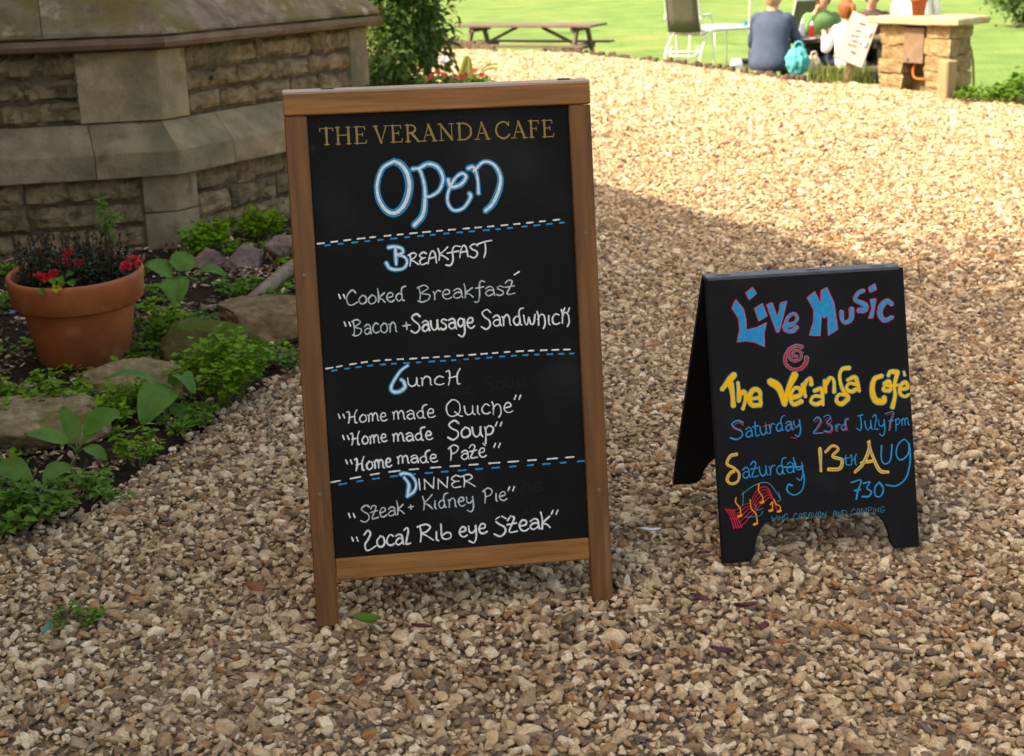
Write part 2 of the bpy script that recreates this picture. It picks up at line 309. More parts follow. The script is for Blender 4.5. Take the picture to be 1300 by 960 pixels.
# ---------------------------------------------------------------- scatter by geometry nodes (only for uncountable stuff)
def scatter(name, protos, P, ROT, SCL, VAR, kind='stuff', label=None, cat=None):
    me = bpy.data.meshes.new(name); me.vertices.add(len(P)); me.vertices.foreach_set('co', np.asarray(P, np.float32).ravel())
    a = me.attributes.new('rot', 'FLOAT_VECTOR', 'POINT'); a.data.foreach_set('vector', np.asarray(ROT, np.float32).ravel())
    a = me.attributes.new('scl', 'FLOAT_VECTOR', 'POINT'); a.data.foreach_set('vector', np.asarray(SCL, np.float32).ravel())
    a = me.attributes.new('variant', 'INT', 'POINT'); a.data.foreach_set('value', np.asarray(VAR, np.int32).ravel())
    o = link(name, me); tag(o, label, cat, kind=kind)
    c = bpy.data.collections.new(name + '_pieces')
    for k, pm in enumerate(protos): c.objects.link(bpy.data.objects.new('%s_piece_%02d' % (name, k), pm))
    g = bpy.data.node_groups.new(name + '_scatter', 'GeometryNodeTree')
    g.interface.new_socket('Geometry', in_out='INPUT', socket_type='NodeSocketGeometry'); g.interface.new_socket('Geometry', in_out='OUTPUT', socket_type='NodeSocketGeometry')
    N = g.nodes; L = g.links; gi = N.new('NodeGroupInput'); go = N.new('NodeGroupOutput'); ip = N.new('GeometryNodeInstanceOnPoints'); ci = N.new('GeometryNodeCollectionInfo')
    ci.inputs['Collection'].default_value = c; ci.inputs['Separate Children'].default_value = True; ci.inputs['Reset Children'].default_value = True
    ip.inputs['Pick Instance'].default_value = True
    def na(nm, ty): n = N.new('GeometryNodeInputNamedAttribute'); n.data_type = ty; n.inputs[0].default_value = nm; return next(s for s in n.outputs if s.enabled and s.name == 'Attribute')
    L.new(gi.outputs[0], ip.inputs['Points']); L.new(ci.outputs[0], ip.inputs['Instance'])
    L.new(na('variant', 'INT'), ip.inputs['Instance Index']); L.new(na('rot', 'FLOAT_VECTOR'), ip.inputs['Rotation']); L.new(na('scl', 'FLOAT_VECTOR'), ip.inputs['Scale'])
    L.new(ip.outputs[0], go.inputs[0])
    md = o.modifiers.new('scatter', 'NODES'); md.node_group = g
    return o

def gravel_mat():
    m = bpy.data.materials.new('gravel_stone'); m.use_nodes = True; N = m.node_tree.nodes; L = m.node_tree.links; p = N['Principled BSDF']
    oi = N.new('ShaderNodeObjectInfo'); cr = N.new('ShaderNodeValToRGB'); cr.color_ramp.interpolation = 'CONSTANT'; el = cr.color_ramp.elements
    pal = [(.0, (0.653, 0.497, 0.312)), (.13, (0.564, 0.406, 0.238)), (.26, (0.455, 0.310, 0.176)), (.38, (0.366, 0.229, 0.125)), (.48, (0.267, 0.164, 0.092)), (.57, (0.733, 0.592, 0.405)), (.69, (0.366, 0.186, 0.075)), (.72, (0.376, 0.267, 0.167)), (.81, (0.218, 0.145, 0.092)), (.86, (0.505, 0.363, 0.216)), (.968, (0.158, 0.119, 0.088))]
    while len(el) < len(pal): el.new(.5)
    for e, (a, c) in zip(el, pal): e.position = a; e.color = hexc(c)
    L.new(oi.outputs['Random'], cr.inputs[0])
    tc = N.new('ShaderNodeTexCoord'); ad = N.new('ShaderNodeVectorMath'); ad.operation = 'MULTIPLY_ADD'
    L.new(tc.outputs['Object'], ad.inputs[0]); ad.inputs[1].default_value = (1, 1, 1)
    cm = N.new('ShaderNodeCombineXYZ'); mu = N.new('ShaderNodeMath'); mu.operation = 'MULTIPLY'; mu.inputs[1].default_value = 91.
    L.new(oi.outputs['Random'], mu.inputs[0]); L.new(mu.outputs[0], cm.inputs[0]); L.new(mu.outputs[0], cm.inputs[1]); L.new(cm.outputs[0], ad.inputs[2])
    n1 = N.new('ShaderNodeTexNoise'); n1.inputs['Scale'].default_value = 3.2; n1.inputs['Detail'].default_value = 6; n1.inputs['Roughness'].default_value = .7; L.new(ad.outputs[0], n1.inputs['Vector'])
    mr = N.new('ShaderNodeMapRange'); mr.inputs[1].default_value = .3; mr.inputs[2].default_value = .72; mr.inputs[3].default_value = .72; mr.inputs[4].default_value = 1.62; L.new(n1.outputs['Fac'], mr.inputs[0])
    mx = N.new('ShaderNodeMix'); mx.data_type = 'RGBA'; mx.blend_type = 'MULTIPLY'; mx.inputs[0].default_value = 1; L.new(cr.outputs[0], mx.inputs[6]); L.new(mr.outputs[0], mx.inputs[7])
    L.new(mx.outputs[2], p.inputs['Base Color']); p.inputs['Roughness'].default_value = .85; p.inputs['Specular IOR Level'].default_value = .25
    bp = N.new('ShaderNodeBump'); bp.inputs['Strength'].default_value = .55; bp.inputs['Distance'].default_value = .10; L.new(n1.outputs['Fac'], bp.inputs['Height']); L.new(bp.outputs[0], p.inputs['Normal'])
    return m
mat['gravel'] = gravel_mat()
def stone_proto(k):
    r = random.Random(100 + k); bm = bmesh.new(); bmesh.ops.create_icosphere(bm, subdivisions=3, radius=.5)
    pl = [(Vector((r.gauss(0, 1), r.gauss(0, 1), r.gauss(0, 1))).normalized(), r.uniform(.22, .40)) for _ in range(r.randint(7, 13))]
    s = Vector((1, r.uniform(.62, .92), r.uniform(.42, .72)))
    for v in bm.verts:
        d = v.co.normalized(); c = d * (.5 + .16 * noise.noise(d * 1.5 + Vector((k * 7.1, 0, 0))) + .05 * noise.noise(d * 4 + Vector((0, k * 3., 0))) + .03 * noise.noise(d * 9 + Vector((0, 0, k * 3.))))
        for n, h in pl:
            e = c.dot(n) - h
            if e > 0: c -= n * e * .97
        v.co = Vector((c.x * s.x, c.y * s.y, c.z * s.z))
    me = bpy.data.meshes.new('stone%02d' % k); bm.to_mesh(me); bm.free(); me.polygons.foreach_set('use_smooth', [True] * len(me.polygons)); me.materials.append(mat['gravel']); return me
def grid_pts(x0, x1, y0, y1, s):
    X, Y = np.meshgrid(np.arange(x0, x1, s), np.arange(y0, y1, s)); n = X.size
    return X.ravel() + rng.uniform(-.5, .5, n) * s, Y.ravel() + rng.uniform(-.5, .5, n) * s
NP = 22; protos = [stone_proto(k) for k in range(NP)]
XS, YS, SS = [], [], []
for (x0, x1, y0, y1, s, k) in ((-3.2, 3.8, 1.7, 6.0, .0160, 1.0), (-3, 5.5, 6.0, 10.0, .0185, 1.08), (-5, 9, 10.0, 25, .026, 1.45)):
    x, y = grid_pts(x0, x1, y0, y1, s); m = np.abs(x) < .37 * y + 1.1; x, y = x[m], y[m]; XS.append(x); YS.append(y); SS.append(np.full(x.size, k))
X, Y, K = map(np.concatenate, (XS, YS, SS))
jx, jy = X + rng.normal(0, .035, X.size), Y + rng.normal(0, .05, X.size)
keep = inpoly(X, Y, GRAVPOLY) & ~inpoly(jx, jy, BEDPOLY) & ~inpoly(X, Y, [tuple(v) for v in BAY])
X, Y, K = X[keep], Y[keep], K[keep]; n = X.size
def vnoise(x, y, f):                                       # cheap smooth noise for many points
    return (np.sin(x * f * 1.7 + 1.3 * np.sin(y * f * 1.1)) * np.cos(y * f * 1.9 + 1.7 * np.sin(x * f * .8 + 2))) 
sz = np.clip(rng.lognormal(math.log(.0208), .38, n), .009, .054) * K
Z = -.012 + .007 * vnoise(X, Y, 2.1) + .004 * vnoise(X, Y, 6.3) + rng.uniform(-.006, .006, n) 
ROT = np.stack([rng.normal(0, .45, n), rng.normal(0, .45, n), rng.uniform(0, 2 * PI, n)], 1)
SCL = np.stack([sz * 1.12, sz * 1.12 * rng.uniform(.85, 1.1, n), sz * rng.uniform(.75, 1.1, n)], 1)
scatter('gravel', protos, np.stack([X, Y, Z], 1), ROT, SCL, rng.integers(0, NP, n))
print('gravel stones', n)

# ---------------------------------------------------------------- soil bed
bx0, bx1, by0, by1 = -4.2, -.3, 3.0, 8.9; mb = MB(); nx, ny = 110, 150
gx, gy = np.meshgrid(np.linspace(bx0, bx1, nx + 1), np.linspace(by0, by1, ny + 1)); ins = inpoly(gx.ravel(), gy.ravel(), BEDPOLY).reshape(gx.shape)
def soft(a, k=3):
    a = a.astype(float)
    for _ in range(k): a = (a + np.roll(a, 1, 0) + np.roll(a, -1, 0) + np.roll(a, 1, 1) + np.roll(a, -1, 1)) / 5
    return a
hs = soft(ins, 6)
for j in range(ny + 1):
    for i in range(nx + 1):
        x, y = gx[j, i], gy[j, i]; mb.v.append((x, y, -.055 + hs[j, i] * .075 + hs[j, i] * (.018 * nz3(x * 4, y * 4) + .010 * nz3(x * 14, y * 14, 5))))
for j in range(ny):
    for i in range(nx):
        if hs[j, i] > .03: a = j * (nx + 1) + i; mb.f.append((a, a + 1, a + nx + 2, a + nx + 1))
tag(mb.build('soil_bed', mat['soil'], smooth=True), kind='structure')
def soil_z(x, y): return .02 + .018 * nz3(x * 4, y * 4)
# bark chips and pebbles lying on the soil
mat['chip'] = M('bark_chip', [(.3, (.06, .034, .018)), (.6, (.15, .09, .05)), (.8, (.32, .23, .14))], scale=2, rough=.9, bump=.3, rand=.5)
x, y = rng.uniform(-3, -.6, 20000), rng.uniform(3.6, 7.6, 20000); m = inpoly(x, y, BEDPOLY) & (rng.uniform(0, 1, x.size) < .5 + .5 * vnoise(x, y, 5)); x, y = x[m], y[m]; n = x.size
cp_ = []
for k in range(5):
    me = protos[k].copy(); me.materials.clear(); me.materials.append(mat['chip']); cp_.append(me)
sz = rng.lognormal(math.log(.021), .38, n)
scatter('bark_chips', cp_ + protos[5:8], np.stack([x, y, np.array([soil_z(a, b) for a, b in zip(x, y)]) + .009], 1), np.stack([rng.normal(0, .4, n), rng.normal(0, .4, n), rng.uniform(0, 6.28, n)], 1), np.stack([sz * 1.3, sz * .8, sz * .5], 1), rng.integers(0, 8, n) * (rng.uniform(0, 1, n) < 1))

# tiny self-sown weeds over the soil
def weedlet(k):
    r = random.Random(900 + k); mb = MB()
    for _ in range(r.randint(6, 11)):
        a = r.uniform(0, 6.28); d = Vector((math.cos(a), math.sin(a), r.uniform(.1, .7))); s_ = d.cross(Vector((0, 0, 1))).normalized(); L = r.uniform(.012, .026); W = L * r.uniform(.3, .5); b = Vector((0, 0, .003)) + d * L * r.uniform(.1, .9); m_ = b + d * L * .5; t = b + d * L
        mb.add([b, m_ + s_ * W, t - Vector((0, 0, .003)), m_ - s_ * W, m_ - Vector((0, 0, .002))], [(0, 4, 1), (1, 4, 2), (0, 3, 4), (3, 2, 4)])
    me = bpy.data.meshes.new('weedlet%d' % k); me.from_pydata(mb.v, [], mb.f); me.materials.append(mat['lf_weed'] if k % 2 else mat['lf_bright']); return me
x, y = rng.uniform(-3, -.6, 2600), rng.uniform(3.6, 7.6, 2600); m = inpoly(x, y, BEDPOLY) & (vnoise(x, y, 3.1) + .5 * vnoise(x + 3, y, 7) > .25 + rng.uniform(-.3, .3, x.size)); x, y = x[m], y[m]; n = x.size; sz = rng.uniform(.7, 1.7, n)
scatter('ground_cover', [weedlet(k) for k in range(6)], np.stack([x, y, np.array([soil_z(a, b) for a, b in zip(x, y)]) + .004], 1), np.stack([np.zeros(n), np.zeros(n), rng.uniform(0, 6.28, n)], 1), np.stack([sz, sz, sz], 1), rng.integers(0, 6, n))

# grass tufts on the near lawn
def tuft(k):
    r = random.Random(k); mb = MB()
    for _ in range(9):
        a = r.uniform(0, 6.28); b = Vector((r.uniform(-.05, .05), r.uniform(-.05, .05), 0)); h = r.uniform(.03, .07); d = Vector((math.cos(a), math.sin(a), 0)); s = Vector((-d.y, d.x, 0)) * .003
        m_ = b + d * h * .25 + Vector((0, 0, h * .7)); t = b + d * h * .7 + Vector((0, 0, h))
        mb.add([b - s, b + s, m_ + s * .8, m_ - s * .8, t], [(0, 1, 2, 3), (3, 2, 4)])
    me = bpy.data.meshes.new('tuft%d' % k); me.from_pydata(mb.v, [], mb.f); me.materials.append(mat['grass']); return me
P = []
for q in edge_pts(900):
    if q.y > 24 or q.x > 9: continue
    for _ in range(60):
        d = abs(random.gauss(0, 1.6)) ; p = q + od * d + Vector((random.uniform(-.12, .12), random.uniform(-.12, .12)))
        P.append((p.x, p.y, lawn_z(q.y, d) - .005))
P = np.array(P); n = len(P); s = rng.uniform(.5, 1.1, n)
scatter('grass', [tuft(k) for k in range(5)], P, np.stack([np.zeros(n), np.zeros(n), rng.uniform(0, 6.28, n)], 1), np.stack([s, s, s], 1), rng.integers(0, 5, n))

# ---------------------------------------------------------------- unseen gabled building added at left, roofline shaped to shade the forecourt
hs_ = thing('shade_house', 'tall stone building with slate gable roof, added out of view left of the forecourt to shade it', 'shade_house', (-8.2, 1.3, 0))
HX, Y0, Y1, EZ, RZ = -4.2, -7., 9.6, 4.33, 8.23; ym = (Y0 + Y1) / 2
mb = MB(); g5 = [(Y0, -.1), (Y1, -.1), (Y1, EZ), (ym, RZ), (Y0, EZ)]
mb.prism(g5, (HX, 0, 0), (0, 1, 0), (0, 0, 1), (1, 0, 0), 8).build('wall', mat['stone_dressed'], hs_, off=(-8.2, 1.3, 0))
for sg in (1, -1):
    a = Vector((0, Y1 if sg > 0 else Y0, EZ)); b = Vector((0, ym, RZ)); d = (a - b).normalized(); nn = Vector((0, sg * -d.z * 1, abs(d.y))).normalized()
    mb = MB(); P4 = [b + nn * .02, a + d * .35 + nn * .02, a + d * .35 + nn * .12, b + nn * .12]
    vs_ = [Vector((xx, p.y, p.z)) for xx in (HX + .18, HX - 8.2) for p in P4]
    mb.add(vs_, [(0, 1, 2, 3), (7, 6, 5, 4), (0, 4, 5, 1), (1, 5, 6, 2), (2, 6, 7, 3), (3, 7, 4, 0)]); fixnormals(mb.build('roof', mat['slate'], hs_, off=(-8.2, 1.3, 0)))

# ---------------------------------------------------------------- stone bay
def offset_poly(P, d):
    n = len(P); out = []
    for i in range(n):
        a, b, c = P[i - 1], P[i], P[(i + 1) % n]; e1 = (b - a).normalized(); e2 = (c - b).normalized(); n1 = Vector((e1.y, -e1.x)); n2 = Vector((e2.y, -e2.x))
        bis = (n1 + n2); out.append(b + bis * (d / (1 + n1.dot(n2))))
    return out
bay = thing('stone_bay', 'weathered stone bay with rough courses, string band and sloping sill behind the flower bed', 'building', (BAY[1].x, BAY[1].y, 0)); BO = (BAY[1].x, BAY[1].y, 0)
def core(d, z0, z1, name, m):
    P = offset_poly(BAY, d); MB().prism([(p.x, p.y) for p in P], (0, 0, z1), (1, 0, 0), (0, 1, 0), (0, 0, 1), z1 - z0).build(name, m, bay, off=BO)
SET = -.075                                             # upper wall plane
core(-.03, -.1, .5, 'footing', mat['mortar']); core(SET - .03, .5, 1.12, 'wall_core', mat['mortar']); core(-.52, 1.12, 1.74, 'parapet', mat['stone_sill'])
_seed = [0]
def block(face, u0, u1, z0, z1, d, m, rough=.02, name='stone_block', gap=.0035):
    A, B = BAY[face], BAY[face + 1]; e = (B - A).normalized(); nn = Vector((e.y, -e.x)); _seed[0] += 1; sd = _seed[0] * 5.37
    nu = max(6, min(16, int((u1 - u0) / .026))); nv = max(4, min(7, int((z1 - z0) / .022))); mb = MB()
    for j in range(nv + 1):
        for i in range(nu + 1):
            u = u0 + gap + (u1 - u0 - 2 * gap) * i / nu; z = z0 + gap + (z1 - z0 - 2 * gap) * j / nv; ed = i in (0, nu) or j in (0, nv)
            dd = d + rough * (1.0 * nz3(u * 7 + sd, z * 11, 1) + .8 * nz3(u * 17 + sd, z * 26, 4) + .5 * nz3(u * 38 + sd, z * 52, 7)) + rough * .35 - (rough * .9 + .004 if ed else 0)
            if ed: u += .006 * nz3(u * 30, z * 30, sd) * (rough > .01); z += .006 * nz3(u * 30, z * 30, sd + 9) * (rough > .01)
            p = A + e * u + nn * dd; mb.v.append((p.x, p.y, z))
    W = nu + 1
    for j in range(nv):
        for i in range(nu): a = j * W + i; mb.f.append((a, a + 1, a + W + 1, a + W))
    ring = list(range(W)) + [j * W + nu for j in range(1, nv + 1)] + [nv * W + i for i in range(nu - 1, -1, -1)] + [j * W for j in range(nv - 1, 0, -1)]
    o = len(mb.v)
    for r in ring: x, y, z = mb.v[r]; mb.v.append((x - nn.x * .06, y - nn.y * .06, z))
    for k in range(len(ring)): k2 = (k + 1) % len(ring); mb.f.append((ring[k2], ring[k], o + k, o + k2))
    return mb.build(name, m, bay, off=BO)
def corner_block(ci, w0, w1, z0, z1, d, m, cols=1):
    """dressed stone wrapping the corner ci: w0 back along face ci-1, w1 forward along face ci"""
    P0 = offset_poly(BAY, d); Pb = offset_poly(BAY, d - .08); c = P0[ci]; cb = Pb[ci]
    e1 = (BAY[ci] - BAY[ci - 1]).normalized(); e2 = (BAY[ci + 1] - BAY[ci]).normalized(); g = .003
    a, b = c - e1 * w0, c + e2 * w1; ab, bb = cb - e1 * w0, cb + e2 * w1; ch = .006
    mb = MB(); rings = [(z0 + g, .003), (z0 + g + .004, 0), (z1 - g - .004, 0), (z1 - g, .003)]
    for z, ins_ in rings:
        s = Vector((c - cb)).normalized() * ins_
        for p in (ab, a - s, c - e1 * ch - s, c + e2 * ch - s, b - s, bb): mb.v.append((p.x, p.y, z))
    for j in range(3):
        for k in range(6): k2 = (k + 1) % 6; mb.f.append((j * 6 + k, j * 6 + k2, (j + 1) * 6 + k2, (j + 1) * 6 + k))
    mb.f += [tuple(range(6))[::-1], tuple(range(18, 24))]
    mb.build('quoin', m, bay, off=BO)
L0 = (BAY[1] - BAY[0]).length; L1 = (BAY[2] - BAY[1]).length; L2 = (BAY[3] - BAY[2]).length
def courses(face, ua, ub, rows, d, m, seed, wmin, wmax, rough, widths=None):
    r = random.Random(seed)
    for k, (z0, z1) in enumerate(rows):
        if widths: cuts = [ua + (c_ - ua) * (ub - ua) / (widths[k][-1] - ua) for c_ in widths[k]]
        else:
            cuts = [ua]
            while cuts[-1] < ub - wmin * 1.3: cuts.append(min(ub, cuts[-1] + r.uniform(wmin, wmax)))
            cuts[-1] = ub
        for a, b in zip(cuts, cuts[1:]): block(face, a, b, z0, z1, d, m, rough)
RS, DR = mat['stone_rough'], mat['stone_dressed']
low = [(-.02, .135), (.135, .262), (.262, .392)]; up = [(.66, .775), (.775, .885), (.885, 1.015)]
courses(0, .2, L0 - .16, low, -.012, RS, 3, .22, .42, .026)
cw = [[.16, .5, .86, 1.2, 1.5], [.16, .40, .74, 1.02, 1.5], [.16, .46, .80, 1.15, 1.5]]
courses(1, .16, L1 - .15, low, -.012, RS, 4, .2, .4, .026, cw)
courses(2, .14, L2, low, 0, RS, 5, .2, .3, .026)
corner_block(1, .16, .16, -.02, .20, .004, DR); corner_block(1, .16, .16, .20, .392, .004, DR); corner_block(2, .15, .14, -.02, .392, .004, DR)
courses(0, .2, L0 - .40, up, SET - .014, RS, 6, .16, .36, .030)
courses(1, .22, L1 - .18, up, SET - .014, RS, 8, .2, .4, .030, [[.22, .47, .70, .98, 1.20, 1.47], [.22, .60, 1.13, 1.47], [.22, .74, 1.16, 1.47]])
courses(2, .14, L2, up, SET, RS, 9, .2, .3, .03)
corner_block(1, .40, .20, .66, 1.015, SET + .006, DR); corner_block(2, .18, .14, .66, 1.015, SET + .006, DR)
def run(prof, cuts, name, m, wob=.003):
    """moulding of profile [(out, z)...] along faces 0..2, cut into stones at the given fractions"""
    OFF = [offset_poly(BAY, d) for d, z in prof]
    for f, fr in enumerate(cuts):
        for t0, t1 in zip(fr, fr[1:]):
            Lf = (BAY[f + 1] - BAY[f]).length; g = .002 / Lf; a = t0 + (g if t0 > 0 else 0); b = t1 - (g if t1 < 1 else 0); ns = 14; mb = MB(); K_ = len(prof)
            for i in range(ns + 1):
                t = a + (b - a) * i / ns
                for k, (d, z) in enumerate(prof):
                    p = OFF[k][f].lerp(OFF[k][f + 1], t); e = wob * (nz3(p.x * 6, p.y * 6, z * 9 + k) + .8 * nz3(p.x * 17, p.y * 17, z * 19 + k)); mb.v.append((p.x + e, p.y - e, z + (e if 0 < k < K_ - 1 else 0)))
            for i in range(ns):
                for k in range(K_): k2 = (k + 1) % K_; mb.f.append((i * K_ + k, (i + 1) * K_ + k, (i + 1) * K_ + k2, i * K_ + k2))
            mb.f += [tuple(range(K_)), tuple(range(ns * K_, (ns + 1) * K_))[::-1]]
            fixnormals(mb.build(name, m, bay, off=BO))
run([(-.06, .396), (.064, .396), (.070, .402), (.070, .520), (.064, .528), (SET - .01, .655), (SET - .06, .655)], [[0, .32, .62, .85, 1], [0, .22, .58, 1], [0, 1]], 'string_course', DR)
rp = [(SET - .06, 1.018), (SET + .02, 1.018)] + [(SET + .075 + .030 * math.cos(a), 1.052 + .030 * math.sin(a)) for a in [-PI * .75, -PI * .5, -PI * .25, 0, PI * .25, PI * .5]] + [(SET + .03, 1.086), (SET - .06, 1.086)]
run(rp, [[0, .45, 1], [0, .5, 1], [0, 1]], 'roll_moulding', mat['roll'])
run([(SET - .06, 1.0885), (SET + .082, 1.0885), (SET + .088, 1.096), (SET + .082, 1.112), (-.20, 1.30), (-.21, 1.30), (-.35, 1.18)], [[0, .35, .78, 1], [0, .28, .74, 1], [0, 1]], 'sill_slab', mat['stone_sill'], .004)
run([(-.20, 1.304), (-.185, 1.308), (-.50, 1.62), (-.54, 1.62), (-.54, 1.25)], [[0, .5, .92, 1], [0, .45, 1], [0, 1]], 'upper_slab', mat['stone_sill'], .004)

# ================================================================ SIGNBOARDS
def frame_of(x, y, yaw, lean):
    e = Vector((math.cos(yaw), math.sin(yaw), 0)); nh = Vector((math.sin(yaw), -math.cos(yaw), 0))
    up_ = Vector((0, 0, math.cos(lean))) - nh * math.sin(lean); nn = e.cross(up_)
    return Matrix(((e.x, up_.x, nn.x, x), (e.y, up_.y, nn.y, y), (e.z, up_.z, nn.z, 0), (0, 0, 0, 1)))
class Board:
    """board frame: local X right, Y up the face, Z out of the face; things are kept in that frame under a thing with the board's matrix"""
    def __init__(s, x, y, yaw, lean): s.m = frame_of(x, y, yaw, lean); s.mi = s.m.inverted()
    def uv(s, px, py, zf=0.0):                          # photo pixel -> (u, v) on the face at local height zf
        o = s.mi @ CO; d = s.mi.to_3x3() @ ray(px, py); t = (zf - o.z) / d.z; p = o + d * t; return (p.x, p.y)
def spline(P, sub=6, closed=False):
    n = len(P); out = []
    if n == 2 and not closed: return [Vector(P[0]).lerp(Vector(P[1]), i / 3) for i in range(4)]
    g = lambda i: Vector(P[i % n]) if closed else Vector(P[min(max(i, 0), n - 1)])
    for i in range(n if closed else n - 1):
        p0, p1, p2, p3 = g(i - 1), g(i), g(i + 1), g(i + 2)
        if not closed:
            if i == 0: p0 = p1 * 2 - p2
            if i == n - 2: p3 = p2 * 2 - p1
        for k in range(sub):
            t = k / sub; out.append(.5 * ((2 * p1) + (p2 - p0) * t + (2 * p0 - 5 * p1 + 4 * p2 - p3) * t * t + (3 * p1 - p0 - 3 * p2 + p3) * t ** 3))
    if not closed: out.append(Vector(P[-1]))
    return out
class Ink:
    """paint strokes on a board: domed ribbons lying on the face"""
    def __init__(s, z): s.mb = MB(); s.z = z; s.k = 0
    def stroke(s, pts, wd, closed=False, wf=None, rise=.00012):
        n = len(pts)
        if n < 2: return
        s.k += 1; z0 = s.z + .00004 * (s.k % 9); V = []; 
        T = []
        for i in range(n):
            a = pts[(i - 1) % n] if closed else pts[max(i - 1, 0)]; b = pts[(i + 1) % n] if closed else pts[min(i + 1, n - 1)]; t = (b - a)
            T.append(t.normalized() if t.length > 1e-9 else Vector((1, 0)))
        ph_ = s.k * 1.7 + pts[0].x * 90
        rows = []
        if not closed:
            for q in (.0, .55): 
                r = math.sqrt(max(0, 1 - (1 - q) ** 2)) if q else .05
                rows.append((pts[0] - T[0] * wd * .5 * (1 - q), T[0], r, 0))
        for i in range(n): rows.append((pts[i], T[i], 1, i / (n - 1)))
        if not closed:
            for q in (.55, .0):
                r = math.sqrt(max(0, 1 - (1 - q) ** 2)) if q else .05
                rows.append((pts[-1] + T[-1] * wd * .5 * (1 - q), T[-1], r, 1))
        for p, t, r, f in rows:
            h = wd * .5 * r * (1 + .17 * math.sin(f * 5.1 + ph_) + .10 * noise.noise(Vector((p.x * 160, p.y * 160, s.k)))) ; nn = Vector((-t.y, t.x)); zz = z0 + rise * f
            V += [(p.x + nn.x * h, p.y + nn.y * h, zz), (p.x, p.y, zz + .00018), (p.x - nn.x * h, p.y - nn.y * h, zz)]
        F = []; R = len(rows)
        for i in range(R if closed else R - 1):
            a = i * 3; b = ((i + 1) % R) * 3; F += [(a + 1, a, b, b + 1), (a + 2, a + 1, b + 1, b + 2)]
        s.mb.add(V, F)
    def poly(s, pts):
        s.k += 1; n = len(pts); s.mb.add([(p[0], p[1], s.z + .00004 * (s.k % 9)) for p in pts], [tuple(range(n))])
    def build(s, name, m, parent, label=None):
        o = s.mb.build(name, m, parent); fixpos(o)
        if label: o['label'] = label
        return o
def fixpos(o):
    bm = bmesh.new(); bm.from_mesh(o.data); bmesh.ops.triangulate(bm, faces=[f for f in bm.faces if len(f.verts) > 4])
    for f in bm.faces:
        f.normal_update()
        if f.normal.z < 0: f.normal_flip()
    bm.to_mesh(o.data); bm.free()

